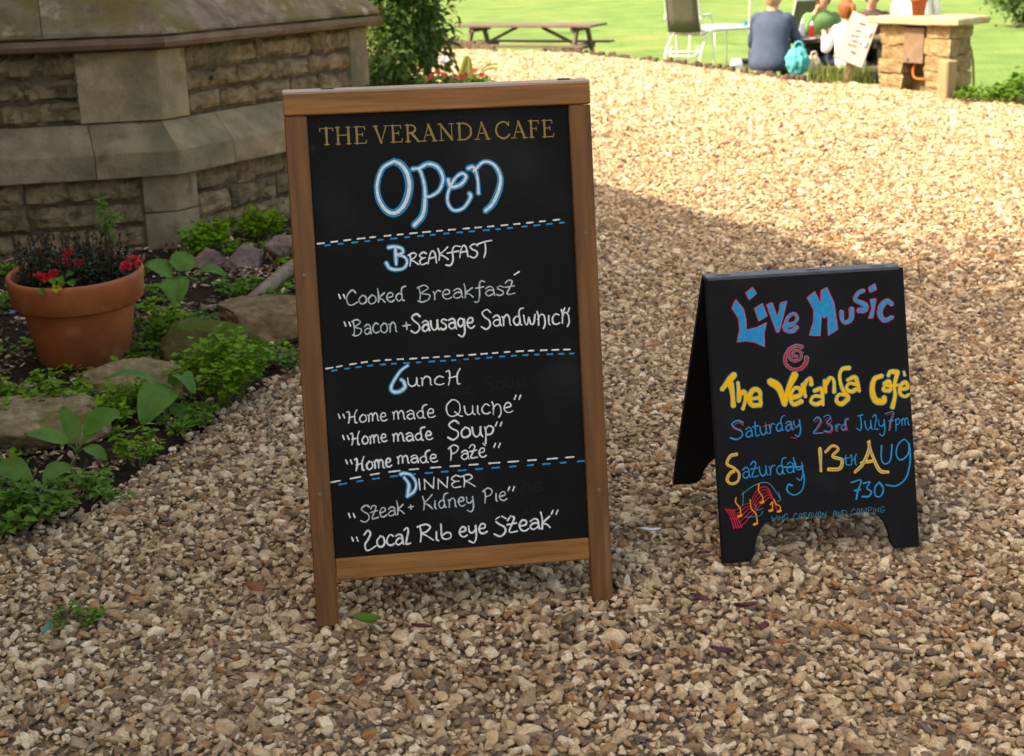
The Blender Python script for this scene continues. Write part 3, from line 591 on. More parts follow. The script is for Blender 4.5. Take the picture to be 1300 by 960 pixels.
# hand lettering, x-height 1, strokes as control points
HG = {
 'a': (.74, [[(.1, .82), (.35, 1), (.58, .82), (.62, .3), (.68, 0)], [(.6, .56), (.3, .6), (.08, .3), (.25, .0), (.5, .1), (.62, .34)]]),
 'b': (.74, [[(.1, 1.5), (.12, .3), (.3, 0), (.6, .15), (.62, .5), (.4, .65), (.15, .4)]]),
 'c': (.70, [[(.6, .85), (.35, 1), (.1, .6), (.15, .15), (.4, 0), (.65, .15)]]),
 'd': (.86, [[(.58, .75), (.35, .85), (.1, .5), (.25, .04), (.48, .1), (.6, .5), (.55, 1.1), (.66, 1.5), (.92, 1.6)], [(.6, .4), (.62, .1), (.74, 0)]]),
 'e': (.70, [[(.1, .5), (.5, .58), (.52, .9), (.28, 1), (.08, .55), (.2, .08), (.45, 0), (.66, .15)]]),
 'f': (.66, [[(.75, 1.5), (.5, 1.62), (.36, 1.2), (.35, 0), (.22, -.6), (0, -.55)], [(.1, .85), (.65, .95)]]),
 'g': (.78, [[(.6, .85), (.3, 1), (.08, .6), (.25, .2), (.55, .4), (.6, .9), (.64, -.3), (.42, -.8), (.1, -.62)]]),
 'h': (.80, [[(.10, 1.32), (.18, .8), (.14, 0)], [(.12, .55), (.36, 1.0), (.62, .85), (.66, .1), (.5, -.32)]]),
 'i': (.34, [[(.15, .9), (.14, .2), (.24, 0)]]),
 'k': (.70, [[(.08, 1.55), (.14, .8), (.1, 0)], [(.6, 1.05), (.15, .5), (.4, .35), (.62, 0)]]),
 'l': (.46, [[(.02, 1.35), (.25, 1.55), (.34, 1.2), (.14, .2), (.2, 0), (.46, .04)]]),
 'm': (1.1, [[(.05, .85), (.14, .7), (.12, 0)], [(.12, .6), (.3, 1), (.46, .8), (.48, .05)], [(.48, .6), (.7, 1), (.88, .8), (.92, .1), (1.02, 0)]]),
 'n': (.80, [[(.05, .85), (.14, .7), (.12, 0)], [(.12, .6), (.38, 1), (.6, .75), (.62, .1), (.7, 0)]]),
 'o': (.76, [[(.38, 1), (.08, .6), (.15, .1), (.4, 0), (.65, .3), (.6, .8), (.34, .99)]]),
 'p': (.78, [[(.1, .9), (.16, .3), (.10, -.72)], [(.12, .65), (.4, 1), (.65, .7), (.5, .2), (.15, .15)]]),
 'r': (.58, [[(.06, .9), (.15, .5), (.12, 0)], [(.14, .55), (.35, .95), (.56, .88)]]),
 's': (.64, [[(.55, .85), (.3, 1), (.12, .78), (.45, .45), (.5, .15), (.25, 0), (.05, .12)]]),
 't': (.68, [[(.02, 1.2), (.22, 1.5), (.46, 1.35), (.34, .85), (.12, .2), (.2, .02), (.62, .06)], [(.0, .78), (.6, .84)]]),
 'u': (.80, [[(.06, .95), (.1, .3), (.3, 0), (.55, .25), (.6, .95)], [(.6, .9), (.62, .2), (.74, 0)]]),
 'w': (1.0, [[(.05, .95), (.12, .2), (.3, .05), (.44, .7), (.56, .1), (.78, .12), (.9, .95)]]),
 'y': (.76, [[(.08, .95), (.12, .4), (.35, .25), (.58, .5)], [(.6, .95), (.62, -.2), (.42, -.75), (.1, -.55)]]),
 'é': (.70, [[(.1, .5), (.5, .58), (.52, .9), (.28, 1), (.08, .55), (.2, .08), (.45, 0), (.66, .15)], [(.46, 1.5), (.6, 1.22)]]),
 'τ': (.56, [[(.2, 1.5), (.2, .2), (.34, 0), (.5, .08)], [(.0, 1.0), (.5, 1.08)]]),
 '+': (.8, [[(.35, .9), (.38, .1)], [(.05, .5), (.7, .55)]]),
 'A': (.95, [[(.05, 0), (.18, .9), (.45, 1.6), (.7, 1.2), (.8, 0)], [(.12, .65), (.8, .75)]]),
 'B': (1.0, [[(.1, 1.55), (.2, .8), (.14, 0)], [(.02, 1.45), (.45, 1.65), (.75, 1.3), (.3, .85), (.8, .6), (.7, .1), (.3, -.1), (.02, .05)]]),
 'C': (1.0, [[(.85, 1.3), (.55, 1.6), (.12, .9), (.2, .1), (.5, -.08), (.95, .25)]]),
 'D': (1.0, [[(.1, 1.5), (.15, 0)], [(.0, 1.5), (.6, 1.4), (.85, .8), (.5, .05), (.1, 0)]]),
 'E': (.8, [[(.72, 1.4), (.4, 1.6), (.1, 1.2), (.4, .85), (.6, .85)], [(.4, .85), (.08, .5), (.25, .02), (.72, .1)]]),
 'F': (.8, [[(.15, 1.5), (.16, 0)], [(.1, 1.5), (.75, 1.55)], [(.15, .8), (.6, .85)]]),
 'G': (1.0, [[(.85, 1.3), (.5, 1.6), (.1, .9), (.2, .1), (.6, 0), (.85, .6), (.5, .65)]]),
 'H': (1.05, [[(.0, 1.4), (.2, 1.45), (.22, .7), (.1, .02)], [(.14, .72), (.7, .82)], [(.9, 1.6), (.7, 1.0), (.72, .1), (.86, 0)]]),
 'I': (.4, [[(.15, 1.5), (.18, 0)]]),
 'J': (.8, [[(.2, 1.5), (.7, 1.55)], [(.48, 1.5), (.5, .3), (.3, 0), (.05, .2)]]),
 'K': (.95, [[(.08, 1.5), (.2, .8), (.12, 0)], [(.9, 1.6), (.5, 1.05), (.2, .75), (.5, .5), (.88, 0)]]),
 'L': (.95, [[(.05, 1.3), (.35, 1.65), (.55, 1.35), (.3, .8), (.08, .35), (.15, -.15), (.45, -.15), (.9, .12)]]),
 'M': (1.2, [[(.08, 0), (.15, 1.5), (.55, .5), (.95, 1.5), (1.05, 0)]]),
 'N': (.95, [[(.1, 0), (.12, 1.3)], [(.12, 1.3), (.7, .1)], [(.7, .1), (.78, 1.5)]]),
 'P': (.95, [[(.15, 1.5), (.22, .8), (.15, 0)], [(.0, 1.35), (.45, 1.65), (.8, 1.3), (.6, .85), (.2, .7)]]),
 'Q': (1.25, [[(.5, 1.7), (.1, 1.1), (.15, .3), (.5, 0), (.95, .4), (1.0, 1.2), (.7, 1.65), (.42, 1.68)], [(.65, .45), (.95, .05), (1.15, -.05)]]),
 'R': (.95, [[(.15, 1.5), (.2, .8), (.12, 0)], [(.0, 1.4), (.45, 1.65), (.75, 1.3), (.5, .9), (.22, .8), (.5, .5), (.9, .0)]]),
 'S': (.85, [[(.78, 1.35), (.5, 1.65), (.12, 1.35), (.3, .95), (.65, .6), (.68, .1), (.35, -.2), (.0, .05)]]),
 'T': (.9, [[(.05, 1.4), (.5, 1.55), (.95, 1.65)], [(.52, 1.55), (.55, .6), (.42, 0)]]),
 'U': (.9, [[(.1, 1.5), (.12, .4), (.35, 0), (.65, .2), (.75, 1.5)]]),
 'V': (.9, [[(.05, 1.5), (.4, 0), (.8, 1.5)]]),
 'W': (1.2, [[(.05, 1.5), (.3, 0), (.55, 1.0), (.8, 0), (1.1, 1.5)]]),
 '1': (.45, [[(.1, 1.3), (.25, 1.5), (.22, 0)]]),
 '2': (.8, [[(.1, 1.2), (.4, 1.55), (.65, 1.2), (.3, .5), (.05, .05), (.75, .05)]]),
 '3': (.8, [[(.1, 1.4), (.45, 1.6), (.65, 1.25), (.3, .85), (.7, .55), (.55, .05), (.05, .1)]]),
 '7': (.8, [[(.05, 1.4), (.75, 1.5), (.45, .7), (.3, -.1)], [(.3, .7), (.68, .75)]]),
 '0': (.8, [[(.4, 1.5), (.1, .9), (.2, .1), (.5, 0), (.7, .6), (.6, 1.3), (.36, 1.5)]]),
}
UPV = Vector((-.055, -1.0))
def lay_word(bd, ink, text, p0, p1, xh, wd, zf, jit=.03, shear=0.0):
    r = random.Random(text + str(p0)); adv = sum(HG[c][0] for c in text); p0, p1 = Vector(p0), Vector(p1); d = (p1 - p0) / adv; x = 0
    for c in text:
        a, st = HG[c]
        jy = r.uniform(-1, 1) * jit * 2
        for s_ in st:
            pts = []
            for u, v in s_:
                u2 = u + r.uniform(-1, 1) * jit * .5; v2 = v + jy + r.uniform(-1, 1) * jit
                q = p0 + d * (x + u2 + shear * v2) + UPV * (xh * v2); pts.append(Vector(bd.uv(q.x, q.y, zf)))
            ink.stroke(spline(pts), wd * .82)
        x += a
def zo(ox, oy, s): return lambda x, y: (ox + x / s, oy + y / s)
def trace(bd, ink, zm, pts, wd, zf, closed=False, wf=None, raw=False):
    P = [Vector(bd.uv(*zm(*q), zf)) for q in pts]
    ink.stroke(P if raw else spline(P, closed=closed), wd, closed, wf)

# ---------------------------------------------------------------- the big menu board
B1W, B1H = .6942, 1.2051; b1 = Board(-.4637, 3.0258, .1425, .1849)
r1 = thing('menu_board', 'tall wooden A-frame cafe menu blackboard with gold heading standing on the gravel', 'signboard'); r1.matrix_world = b1.m
SW, TH = .0505, .026
def wbar(name, c, d, m, parent=r1, b=.0025): return MB().box(c, d, b).build(name, m, parent)
wbar('stile', (SW / 2, (B1H - .052) / 2 - .004, -TH / 2), (SW, B1H - .052 + .008, TH), mat['wood_v'])
wbar('stile', (B1W - SW / 2, (B1H - .052) / 2 - .004, -TH / 2), (SW, B1H - .052 + .008, TH), mat['wood_v'])
wbar('top_rail', (B1W / 2, B1H - .025, -TH / 2 + .0008), (B1W + .001, .050, TH + .0016), mat['wood_h'])
wbar('bottom_rail', (B1W / 2, .122, -TH / 2), (B1W - 2 * SW - .001, .050, TH - .003), mat['wood_h'])
PZ = -.011
pan1 = MB().box((B1W / 2, (.14 + B1H - .045) / 2, PZ - .003), (B1W - 2 * SW + .010, B1H - .045 - .14, .006), .001).build('blackboard_panel', mat['black'], r1)
# rear leaf, hinged at the top rail and splayed the other way
back = Matrix.Translation((0, B1H - .004, -TH - .004)) @ Matrix.Rotation(.1849 + .235, 4, 'X') @ Matrix.Translation((0, -(B1H - .004), 0))
def bk(name, c, d, m):
    o = wbar(name, c, d, m); o.data.transform(back); return o
bk('rear_stile', (SW / 2, B1H / 2 - .03, -TH / 2), (SW, B1H - .06, TH), mat['wood_v']); bk('rear_stile', (B1W - SW / 2, B1H / 2 - .03, -TH / 2), (SW, B1H - .06, TH), mat['wood_v'])
bk('rear_top_rail', (B1W / 2, B1H - .027, -TH / 2), (B1W, .050, TH), mat['wood_top']); bk('rear_bottom_rail', (B1W / 2, .122, -TH / 2), (B1W - 2 * SW - .002, .05, TH - .003), mat['wood_h'])
bk('rear_panel', (B1W / 2, (.14 + B1H - .045) / 2, -.013), (B1W - 2 * SW + .01, B1H - .045 - .14, .006), mat['black'])
MB().box((B1W / 2, B1H + .0035, -.0225), (B1W + .002, .008, .052), .002, Matrix.Rotation(.1849, 3, 'X')).build('top_cap', mat['wood_top'], r1)
for u in (.10, B1W - .055):                                 # hinges on the top edge
    wbar('hinge', (u, B1H + .0095, -TH - .001), (.03, .003, .018), mat['steel'], b=.001)
for u, v in ((SW * .45, .80), (SW * .5, .30), (B1W - SW * .5, .86), (B1W - SW * .45, .26)):
    mb = MB().lathe([(.0045, 0), (.0045, .0012), (.002, .0018), (.0001, .0012)], 12, (u, v, -.0001)); mb.build('screw', mat['steel'], r1)
ZF = PZ + .0004
def line(name, label, m, words, bd=b1, zf=None, parent=None):
    zf = ZF if zf is None else zf
    for t, p0, p1, xh, sw in words:
        ink = Ink(zf); lay_word(bd, ink, t, p0, p1, xh, sw, zf); ink.build(name, m, parent or pan1)
W1, W2 = mat['white_paint'], mat['dim_paint']
def quotes(ink, bd, x, y, zf, s=1.0, wd=.0034):
    for k in (0, 6): ink.stroke(spline([Vector(bd.uv(x + k, y, zf)), Vector(bd.uv(x + k + 2 * s, y + 5, zf))]), wd)
# gold serif heading
SG = {'T': (.80, [('k', (.40, 0), (.40, 1)), ('n', (.06, .97), (.74, .97)), ('n', (.07, .98), (.05, .80)), ('n', (.73, .98), (.75, .80)), ('n', (.27, .015), (.53, .015))]),
 'H': (.98, [('k', (.2, 0), (.2, 1)), ('k', (.76, 0), (.76, 1)), ('n', (.2, .53), (.76, .53))] + [('n', (x - .12, y), (x + .12, y)) for x in (.2, .76) for y in (.015, .985)]),
 'E': (.80, [('k', (.22, 0), (.22, 1)), ('n', (.08, .985), (.64, .985)), ('n', (.64, 1), (.65, .80)), ('n', (.22, .53), (.52, .53)), ('n', (.52, .63), (.52, .43)), ('n', (.08, .015), (.68, .015)), ('n', (.68, 0), (.72, .2))]),
 'V': (.92, [('k', (.18, 1), (.48, 0)), ('n', (.48, .02), (.78, 1)), ('n', (.04, .985), (.32, .985)), ('n', (.66, .985), (.90, .985))]),
 'R': (.90, [('k', (.22, 0), (.22, 1)), ('c', [(.22, .975), (.46, .97), (.62, .86), (.62, .66), (.46, .53), (.22, .52)]), ('k', (.42, .52), (.78, .02)), ('n', (.08, .985), (.3, .985)), ('n', (.08, .015), (.36, .015)), ('n', (.72, .015), (.90, .015))]),
 'A': (.94, [('n', (.18, 0), (.47, 1)), ('k', (.45, 1), (.78, 0)), ('n', (.29, .36), (.64, .36)), ('n', (.04, .015), (.32, .015)), ('n', (.64, .015), (.92, .015))]),
 'N': (.98, [('n', (.2, 0), (.2, .98)), ('k', (.17, .98), (.78, .04)), ('n', (.78, .02), (.78, 1)), ('n', (.04, .985), (.22, .985)), ('n', (.08, .015), (.33, .015)), ('n', (.65, .985), (.9, .985))]),
 'D': (.98, [('k', (.22, 0), (.22, 1)), ('c', [(.22, .975), (.55, .96), (.8, .75), (.84, .5), (.8, .25), (.55, .04), (.22, .02)]), ('n', (.08, .985), (.3, .985)), ('n', (.08, .015), (.3, .015))]),
 'C': (.90, [('c', [(.80, .76), (.66, .95), (.46, .985), (.2, .82), (.1, .5), (.2, .18), (.46, .015), (.68, .06), (.84, .24)]), ('n', (.81, .98), (.81, .74))]),
 'F': (.74, [('k', (.22, 0), (.22, 1)), ('n', (.08, .985), (.62, .985)), ('n', (.62, 1), (.63, .80)), ('n', (.22, .53), (.5, .53)), ('n', (.5, .63), (.5, .43)), ('n', (.08, .015), (.36, .015))])}
ink = Ink(ZF); CH = 21.5
for wd, (x0, y0), (x1, y1) in (('THE', (405.5, 184.2), (467.5, 182)), ('VERANDA', (473, 181.8), (623.5, 176.6)), ('CAFE', (628, 176.4), (705, 173.7))):
    adv = sum(SG[c][0] for c in wd); d = Vector((x1 - x0, y1 - y0)) / adv; x = 0
    for c in wd:
        for st in SG[c][1]:
            pts = st[1] if st[0] == 'c' else [st[1], st[2]]
            P = []
            for u, v in pts: q = Vector((x0, y0)) + d * (x + u) + UPV * (CH * v); P.append(Vector(b1.uv(q.x, q.y, ZF)))
            if st[0] == 'c': ink.stroke(spline(P), .0037)
            else: ink.stroke(spline(P), .0048 if st[0] == 'k' else .0021)
        x += SG[c][0]
ink.build('gold_lettering', mat['gold'], pan1, 'gold serif heading reading THE VERANDA CAFE')
# Open
z1 = zo(380, 110, 3.421)
OPEN = [([(410, 325), (362, 355), (338, 425), (346, 490), (380, 540), (420, 548), (458, 510), (478, 440), (468, 378), (440, 338), (412, 326)], 1.1),
        ([(492, 358), (522, 362), (543, 430), (545, 500), (535, 560), (498, 604)], .95), ([(520, 356), (560, 336), (602, 352), (624, 400), (608, 450), (572, 476), (546, 478)], .85),
        ([(646, 404), (660, 436), (702, 424), (724, 392), (704, 378), (672, 405), (646, 462), (646, 508), (672, 538), (714, 526), (744, 480), (738, 464)], .85),
        ([(732, 356), (758, 352), (774, 402), (778, 464)], .85), ([(758, 366), (800, 328), (845, 340), (873, 392), (866, 450), (840, 508), (808, 540)], .95)]
for nm, m, k, zz in (('blue_outline', mat['blue_paint'], .0152, 0), ('white_fill', W1, .0064, .0005)):
    ink = Ink(ZF + zz)
    for pts, s in OPEN: trace(b1, ink, z1, pts, k * s, ZF, wf=None)
    ink.build(nm, m, pan1, 'word Open, ' + nm.replace('_', ' '))
z2, z3, z4 = zo(390, 290, 3.611), zo(400, 440, 3.611), zo(380, 570, 3.095)
CAPS = [(z2, [[(372, 88), (400, 84), (432, 92), (438, 112), (410, 122), (440, 128), (458, 150), (446, 180), (412, 190), (378, 182), (362, 158)], [(404, 92), (408, 165)]]),
        (z3, [[(424, 88), (392, 112), (362, 156), (348, 190), (360, 208), (388, 206), (412, 186), (405, 160), (394, 152)]]),
        (z4, [[(398, 100), (412, 96), (440, 104), (458, 134), (452, 166), (424, 186)], [(412, 112), (430, 140), (426, 180)]])]
for nm, m, k, zz in (('blue_outline', mat['blue_paint'], .0108, 0), ('white_fill', W1, .0050, .0005)):
    for zm, sts in CAPS:
        ink = Ink(ZF + zz)
        for s in sts: trace(b1, ink, zm, s, k, ZF)
        ink.build(nm, m, pan1)
def dashes(pts, n, wd, seed, frac=.55, ph=0.):
    r = random.Random(seed); P = spline([Vector(b1.uv(*q, ZF)) for q in pts], 24); L = [0]
    for a, b in zip(P, P[1:]): L.append(L[-1] + (b - a).length)
    def pt(s):
        s = min(max(s, 0), L[-1] - 1e-6); i = max(j for j in range(len(L) - 1) if L[j] <= s); t = (s - L[i]) / (L[i + 1] - L[i]); return P[i].lerp(P[i + 1], t)
    for k in range(n):
        a = (k + ph + r.uniform(-.06, .06)) / n * L[-1]; b = a + frac * r.uniform(.8, 1.1) * L[-1] / n; yield [pt(a), pt((a + b) / 2), pt(b)]
def one(name, m, s, wd): ink = Ink(ZF); ink.stroke(s, wd); ink.build(name, m, pan1)
D1 = [(403, 309.6), (470, 301.6), (559, 293), (640, 286), (718, 278)]; D2 = [(413, 468.3), (473, 458.6), (530, 455), (592, 451), (660, 446), (730, 443.5)]; D3 = [(420, 612.5), (500, 598.5), (600, 590), (680, 584), (743, 579)]
for D, n, sd, dy in ((D1, 19, 1, 4.2), (D2, 21, 2, 5.2), (D3, 13, 3, 6.2)):
    for s in dashes(D, n, 0, sd, .52): one('white_dash', W1, s, .0036)
    for s in dashes([(x + (1 if sd < 3 else 0), y + dy * (.7 if i == 0 else 1)) for i, (x, y) in enumerate(D)], n + (2 if sd == 3 else 0), 0, sd + 9, .40, .5): one('blue_dash', mat['blue_paint'], s, .0040)
line('lettering', 'white heading word Breakfast', W1, [('REA', (519, 338), (556, 332.5), 9.6, .0042), ('K', (555.5, 331), (570, 329.5), 10, .0042), ('f', (566, 331), (583, 329), 10.5, .0045), ('AS', (583, 327.5), (608, 325), 9.4, .0042), ('T', (606, 328), (624, 326), 12.5, .0042)])
line('lettering', 'white line reading Cooked Breakfast', W2, [('Cooked', (439, 387.5), (515, 382), 11.2, .0040), ('Breakfast', (530, 382.5), (655, 373), 11.8, .0036)])
line('lettering', 'white line beginning Bacon +', W2, [('Bacon', (447.5, 426), (505, 420.5), 12, .0037), ('+', (511, 420), (523, 419), 11, .0044)])
line('lettering', 'bold white words Sausage Sandwhich', W1, [('Sausage', (522, 421), (603, 415.5), 13.2, .0050), ('Sandwhich', (611, 415), (725, 411), 13.4, .0043)])
line('lettering', 'white heading word Lunch', W1, [('unc', (517, 491), (565, 488), 11, .0038), ('H', (567, 488.5), (588, 486.5), 12, .0038)])
line('lettering', 'white line reading Home made Quiche', W1, [('Home', (441, 538), (492, 533.5), 10, .0036), ('made', (498, 532.5), (553, 530.5), 10.6, .0036), ('Quiche', (565.5, 529), (652, 524), 12.4, .0036)])
line('lettering', 'white line reading Home made Soup', W1, [('Home', (445.5, 565), (492, 560.5), 10, .0040), ('made', (498, 560), (550, 558.5), 10.2, .0044), ('Soup', (568.5, 557), (629, 552.5), 13, .0050)])
line('lettering', 'white line reading Home made Pate', W1, [('Home', (451, 597.5), (498, 592), 10.2, .0048), ('made', (504, 589), (556, 586), 9.6, .0042), ('Paté', (570, 585), (618, 579.5), 11.4, .0040)])
line('lettering', 'white heading word Dinner', W1, [('INNER', (530, 622), (604, 617.5), 9.6, .0036)])
line('lettering', 'thin white line reading Steak + Kidney Pie', W2, [('Steak', (458, 662), (514, 651.5), 11.2, .0038), ('+', (518, 648), (526, 647), 7, .0036), ('Kidney', (536, 648), (603, 641), 11.2, .0038), ('Pie', (613.5, 639), (644, 635), 11, .0038)])
line('lettering', 'bold white line reading Local Rib eye Steak', W1, [('Local', (462.5, 696), (521, 691), 13.5, .0050), ('Rib', (531, 688.5), (575, 684.5), 13, .0046), ('eye', (582, 682), (619, 677.5), 12.6, .0050), ('Steak', (628, 680), (700, 669), 13.5, .0050)])
ink = Ink(ZF)
for x, y in ((430, 374), (437 , 409), (429.5, 526), (435, 553), (439, 584), (442.5, 652), (446.5, 682)): quotes(ink, b1, x, y, ZF)
for x, y in ((717, 391), (655, 502), (631, 536), (629, 563), (647, 618), (702, 648)): quotes(ink, b1, x, y, ZF, -1)
ink.stroke(spline([Vector(b1.uv(653, 349, ZF)), Vector(b1.uv(659, 345, ZF))]), .0034)
ink.build('quotation_marks', W1, pan1)
line('rubbed_out_lettering', None, mat['ghost'], [('Soup', (615, 497), (668, 490), 11, .0040), ('made', (560, 502), (600, 499), 9, .0040), ('Pie', (652, 632), (690, 622), 11, .0045), ('Soup', (620, 660), (690, 650), 9, .0040)])

# ---------------------------------------------------------------- the small live music board
B2W, B2H = .5132, .7057; b2 = Board(.5077, 3.2995, .1451, .2605); T2 = .016
r2 = thing('music_board', 'small black A-frame board painted with live music notice beside the menu board', 'signboard'); r2.matrix_world = b2.m
def leafpoly(fl, fr, ah):
    n = 7; P = [(0, 0), (fl, 0)]
    for k in range(n + 1): a = PI / 2 * k / n; P.append((fl + .012 + .055 * (1 - math.cos(a)), .018 + (ah - .018) * math.sin(a)))
    for k in range(n + 1): a = PI / 2 * (1 - k / n); P.append((B2W - fr - .012 - .055 * (1 - math.cos(a)), .018 + (ah - .018) * math.sin(a)))
    return P + [(B2W - fr, 0), (B2W, 0), (B2W, B2H), (0, B2H)]
def ply(name, poly, mtx=None, m=None, z0=0, t=T2):
    o = MB().prism(poly, (0, 0, z0), (1, 0, 0), (0, 1, 0), (0, 0, 1), t).build(name, m or mat['black2'], r2)
    if mtx: o.data.transform(mtx)
    bm = bmesh.new(); bm.from_mesh(o.data); bmesh.ops.bevel(bm, geom=list(bm.edges), offset=.0015, segments=1, affect='EDGES'); bmesh.ops.triangulate(bm, faces=[f for f in bm.faces if len(f.verts) > 4]); bmesh.ops.recalc_face_normals(bm, faces=bm.faces); bm.to_mesh(o.data); bm.free()
    return o
pan2 = ply('front_panel', leafpoly(.072, .064, .098))
bk2 = Matrix.Translation((0, B2H, -T2 - .006)) @ Matrix.Rotation(.2605 + .40, 4, 'X') @ Matrix.Translation((0, -B2H, 0))
ply('rear_panel', leafpoly(.068, .068, .098), bk2)
MB().box((B2W / 2 - .004, B2H + .004, -.0205), (B2W - .014, .010, .044), .002, Matrix.Rotation(.2605, 3, 'X')).build('top_edging', mat['edge_grey'], r2)
for u in (.05, B2W * .55, B2W - .06): MB().box((u, B2H + .0101, -.019), (.034, .002, .012), .0006, Matrix.Rotation(.2605, 3, 'X')).build('hinge', mat['steel'], r2)
Z5, Z6 = zo(860, 320, 4.0625), zo(860, 500, 4.0625); F2 = .0004
def both(name, strokes, polys, zm, core, rim, wc, wr, label):
    """fat letters: fill in one colour with an outline in another"""
    a, b = Ink(F2), Ink(F2 + .0006)
    for s, k in strokes:
        trace(b2, a, zm, s, (wc * k + wr), F2); trace(b2, b, zm, s, wc * k, F2)
    for p in polys:
        P = [Vector(b2.uv(*zm(*q), F2)) for q in p]; b.poly(P); Q = []
        for i in range(len(P)): Q += [P[i], P[i].lerp(P[(i + 1) % len(P)], .5)]
        a.stroke(Q, wr, True)
    a.build('letter_outline', rim, pan2, label + ' outline'); b.build('letter_fill', core, pan2, label + ' fill')
BL, RD, YL = mat['blue_paint'], mat['red_paint'], mat['yellow_paint']
both('live', [([(600, 372), (560, 380), (568, 340), (600, 318), (618, 342), (598, 368), (552, 378), (560, 404), (592, 408), (616, 388)], .75),
              ([(846, 310), (850, 350), (870, 364), (896, 342), (898, 294)], .95),
              ([(958, 200), (930, 214), (916, 246), (946, 262), (970, 276), (966, 298), (934, 302)], .95),
              ([(1104, 268), (1082, 254), (1052, 280), (1044, 322), (1068, 352), (1106, 338)], 1.0)],
     [[(300, 245), (340, 295), (352, 345), (356, 402), (410, 390), (460, 364), (446, 420), (450, 490), (400, 466), (350, 458), (308, 464), (322, 400), (315, 340), (282, 290)],
      [(398, 292), (438, 265), (463, 330), (420, 356)], [(352, 212), (388, 182), (408, 215), (370, 246)],
      [(460, 272), (488, 262), (514, 335), (526, 300), (530, 264), (565, 252), (545, 330), (524, 412), (512, 414)],
      [(670, 236), (708, 206), (738, 268), (742, 200), (770, 184), (806, 262), (826, 398), (778, 432), (776, 330), (756, 340), (742, 328), (736, 432), (680, 430), (702, 360), (704, 300)],
      [(986, 184), (1018, 164), (1026, 194), (992, 208)], [(994, 246), (1024, 240), (1014, 300), (1008, 340), (986, 342), (1002, 290)]], Z5, BL, RD, .0104, .0044, 'word Live Music')
both('at', [([(616, 540), (596, 534), (606, 508), (634, 516), (636, 550), (600, 562), (574, 538), (582, 500), (614, 484), (644, 490)], .62), ([(578, 500), (556, 540), (560, 580), (594, 606), (636, 602), (662, 572), (666, 544)], .85)], [], Z5, RD, mat['teal_paint'], .0086, .0036, 'at sign')
ink = Ink(F2 + .0014)
for k in range(16):
    a = .4 + k * .37; q = Z5(608 - 46 * math.cos(a), 545 - 54 * math.sin(a)); p = Vector(b2.uv(*q, F2)); ink.stroke([p, p + Vector((.0006, .0003))], .0013)
ink.build('yellow_dots', YL, pan2)
both('veranda', [([(232, 706), (262, 668), (292, 634)], 1.25), ([(268, 662), (282, 720), (288, 792)], 1.2), ([(312, 676), (318, 740), (316, 768)], .9), ([(318, 738), (342, 722), (352, 752), (338, 808)], .9),
                 ([(378, 758), (424, 748), (420, 716), (390, 712), (370, 752), (384, 788), (420, 790)], .95), ([(424, 748), (430, 780), (424, 792)], .9),
                 ([(478, 668), (522, 700), (552, 782)], 1.5), ([(606, 632), (574, 700), (552, 776)], 1.35),
                 ([(588, 752), (634, 738), (630, 706), (602, 704), (582, 746), (598, 786), (640, 770)], .9), ([(646, 684), (652, 716), (660, 744)], .85), ([(650, 700), (666, 664), (686, 652), (690, 684)], .85),
                 ([(706, 716), (742, 706), (748, 742), (750, 786)], .8), ([(744, 746), (704, 744), (688, 772), (716, 786), (746, 772)], .75),
                 ([(758, 664), (764, 722)], .8), ([(764, 684), (786, 650), (806, 664), (808, 722)], .8),
                 ([(886, 598), (850, 604), (836, 640), (848, 700), (876, 744), (880, 752)], .85), ([(870, 738), (832, 736), (820, 768), (846, 784), (880, 758)], .85),
                 ([(878, 660), (914, 646), (928, 676), (938, 716)], .8), ([(926, 684), (886, 678), (872, 704), (896, 720), (926, 706)], .75),
                 ([(1052, 640), (1016, 656), (1004, 710), (1020, 764), (1060, 772), (1066, 752)], 1.2), ([(1066, 680), (1092, 668), (1100, 710)], .75), ([(1098, 694), (1070, 690), (1064, 712), (1094, 716)], .7),
                 ([(1136, 620), (1098, 618), (1088, 636)], .9), ([(1134, 624), (1118, 690), (1122, 740), (1108, 802)], .85), ([(1106, 690), (1134, 686)], .6),
                 ([(1150, 708), (1186, 700), (1176, 672), (1150, 690), (1148, 730), (1172, 746), (1192, 736)], .75), ([(1168, 618), (1172, 636)], .5)], [], Z5, YL, mat['teal_paint'], .0104, .0044, 'word The Veranda Cafe')
def l2(label, m, words, k=1): return line('lettering', label, m, words, b2, F2 + (.0005 if k else .0002), pan2)
l2('blue line reading Saturday 23rd July 7pm', BL, [('S', (927, 556), (946, 553.5), 13, .0044), ('aτurday', (946, 556), (1018, 543.5), 12, .0038), ('23', (1032, 550), (1058, 548), 13.5, .0034), ('rd', (1060, 548), (1077, 546), 9, .0032), ('July', (1087, 547), (1125, 544), 12, .0036), ('7', (1124, 545), (1136, 544), 14, .0030), ('pm', (1136, 541), (1155, 539), 9, .0034)])
l2('red shadow strokes of the Saturday line', RD, [('S', (928.5, 557), (946, 555), 11, .0030), ('23', (1034, 551), (1059, 549), 12, .0022), ('rd', (1062, 548.5), (1078, 546.5), 8.5, .0020), ('7', (1126, 546), (1137, 545), 13, .0018), ('y', (1001, 549), (1019, 545), 13, .0026), ('τ', (969, 552), (980, 550), 10, .0022)], 0)
l2('blue line reading Saturday 13th Aug', BL, [('aturday', (942, 607), (1021, 599), 13, .0038), ('τ', (1071, 591), (1080, 590.5), 8.5, .0034), ('H', (1080, 591), (1089, 590), 8.5, .0034)])
ink = Ink(F2 + .0005)
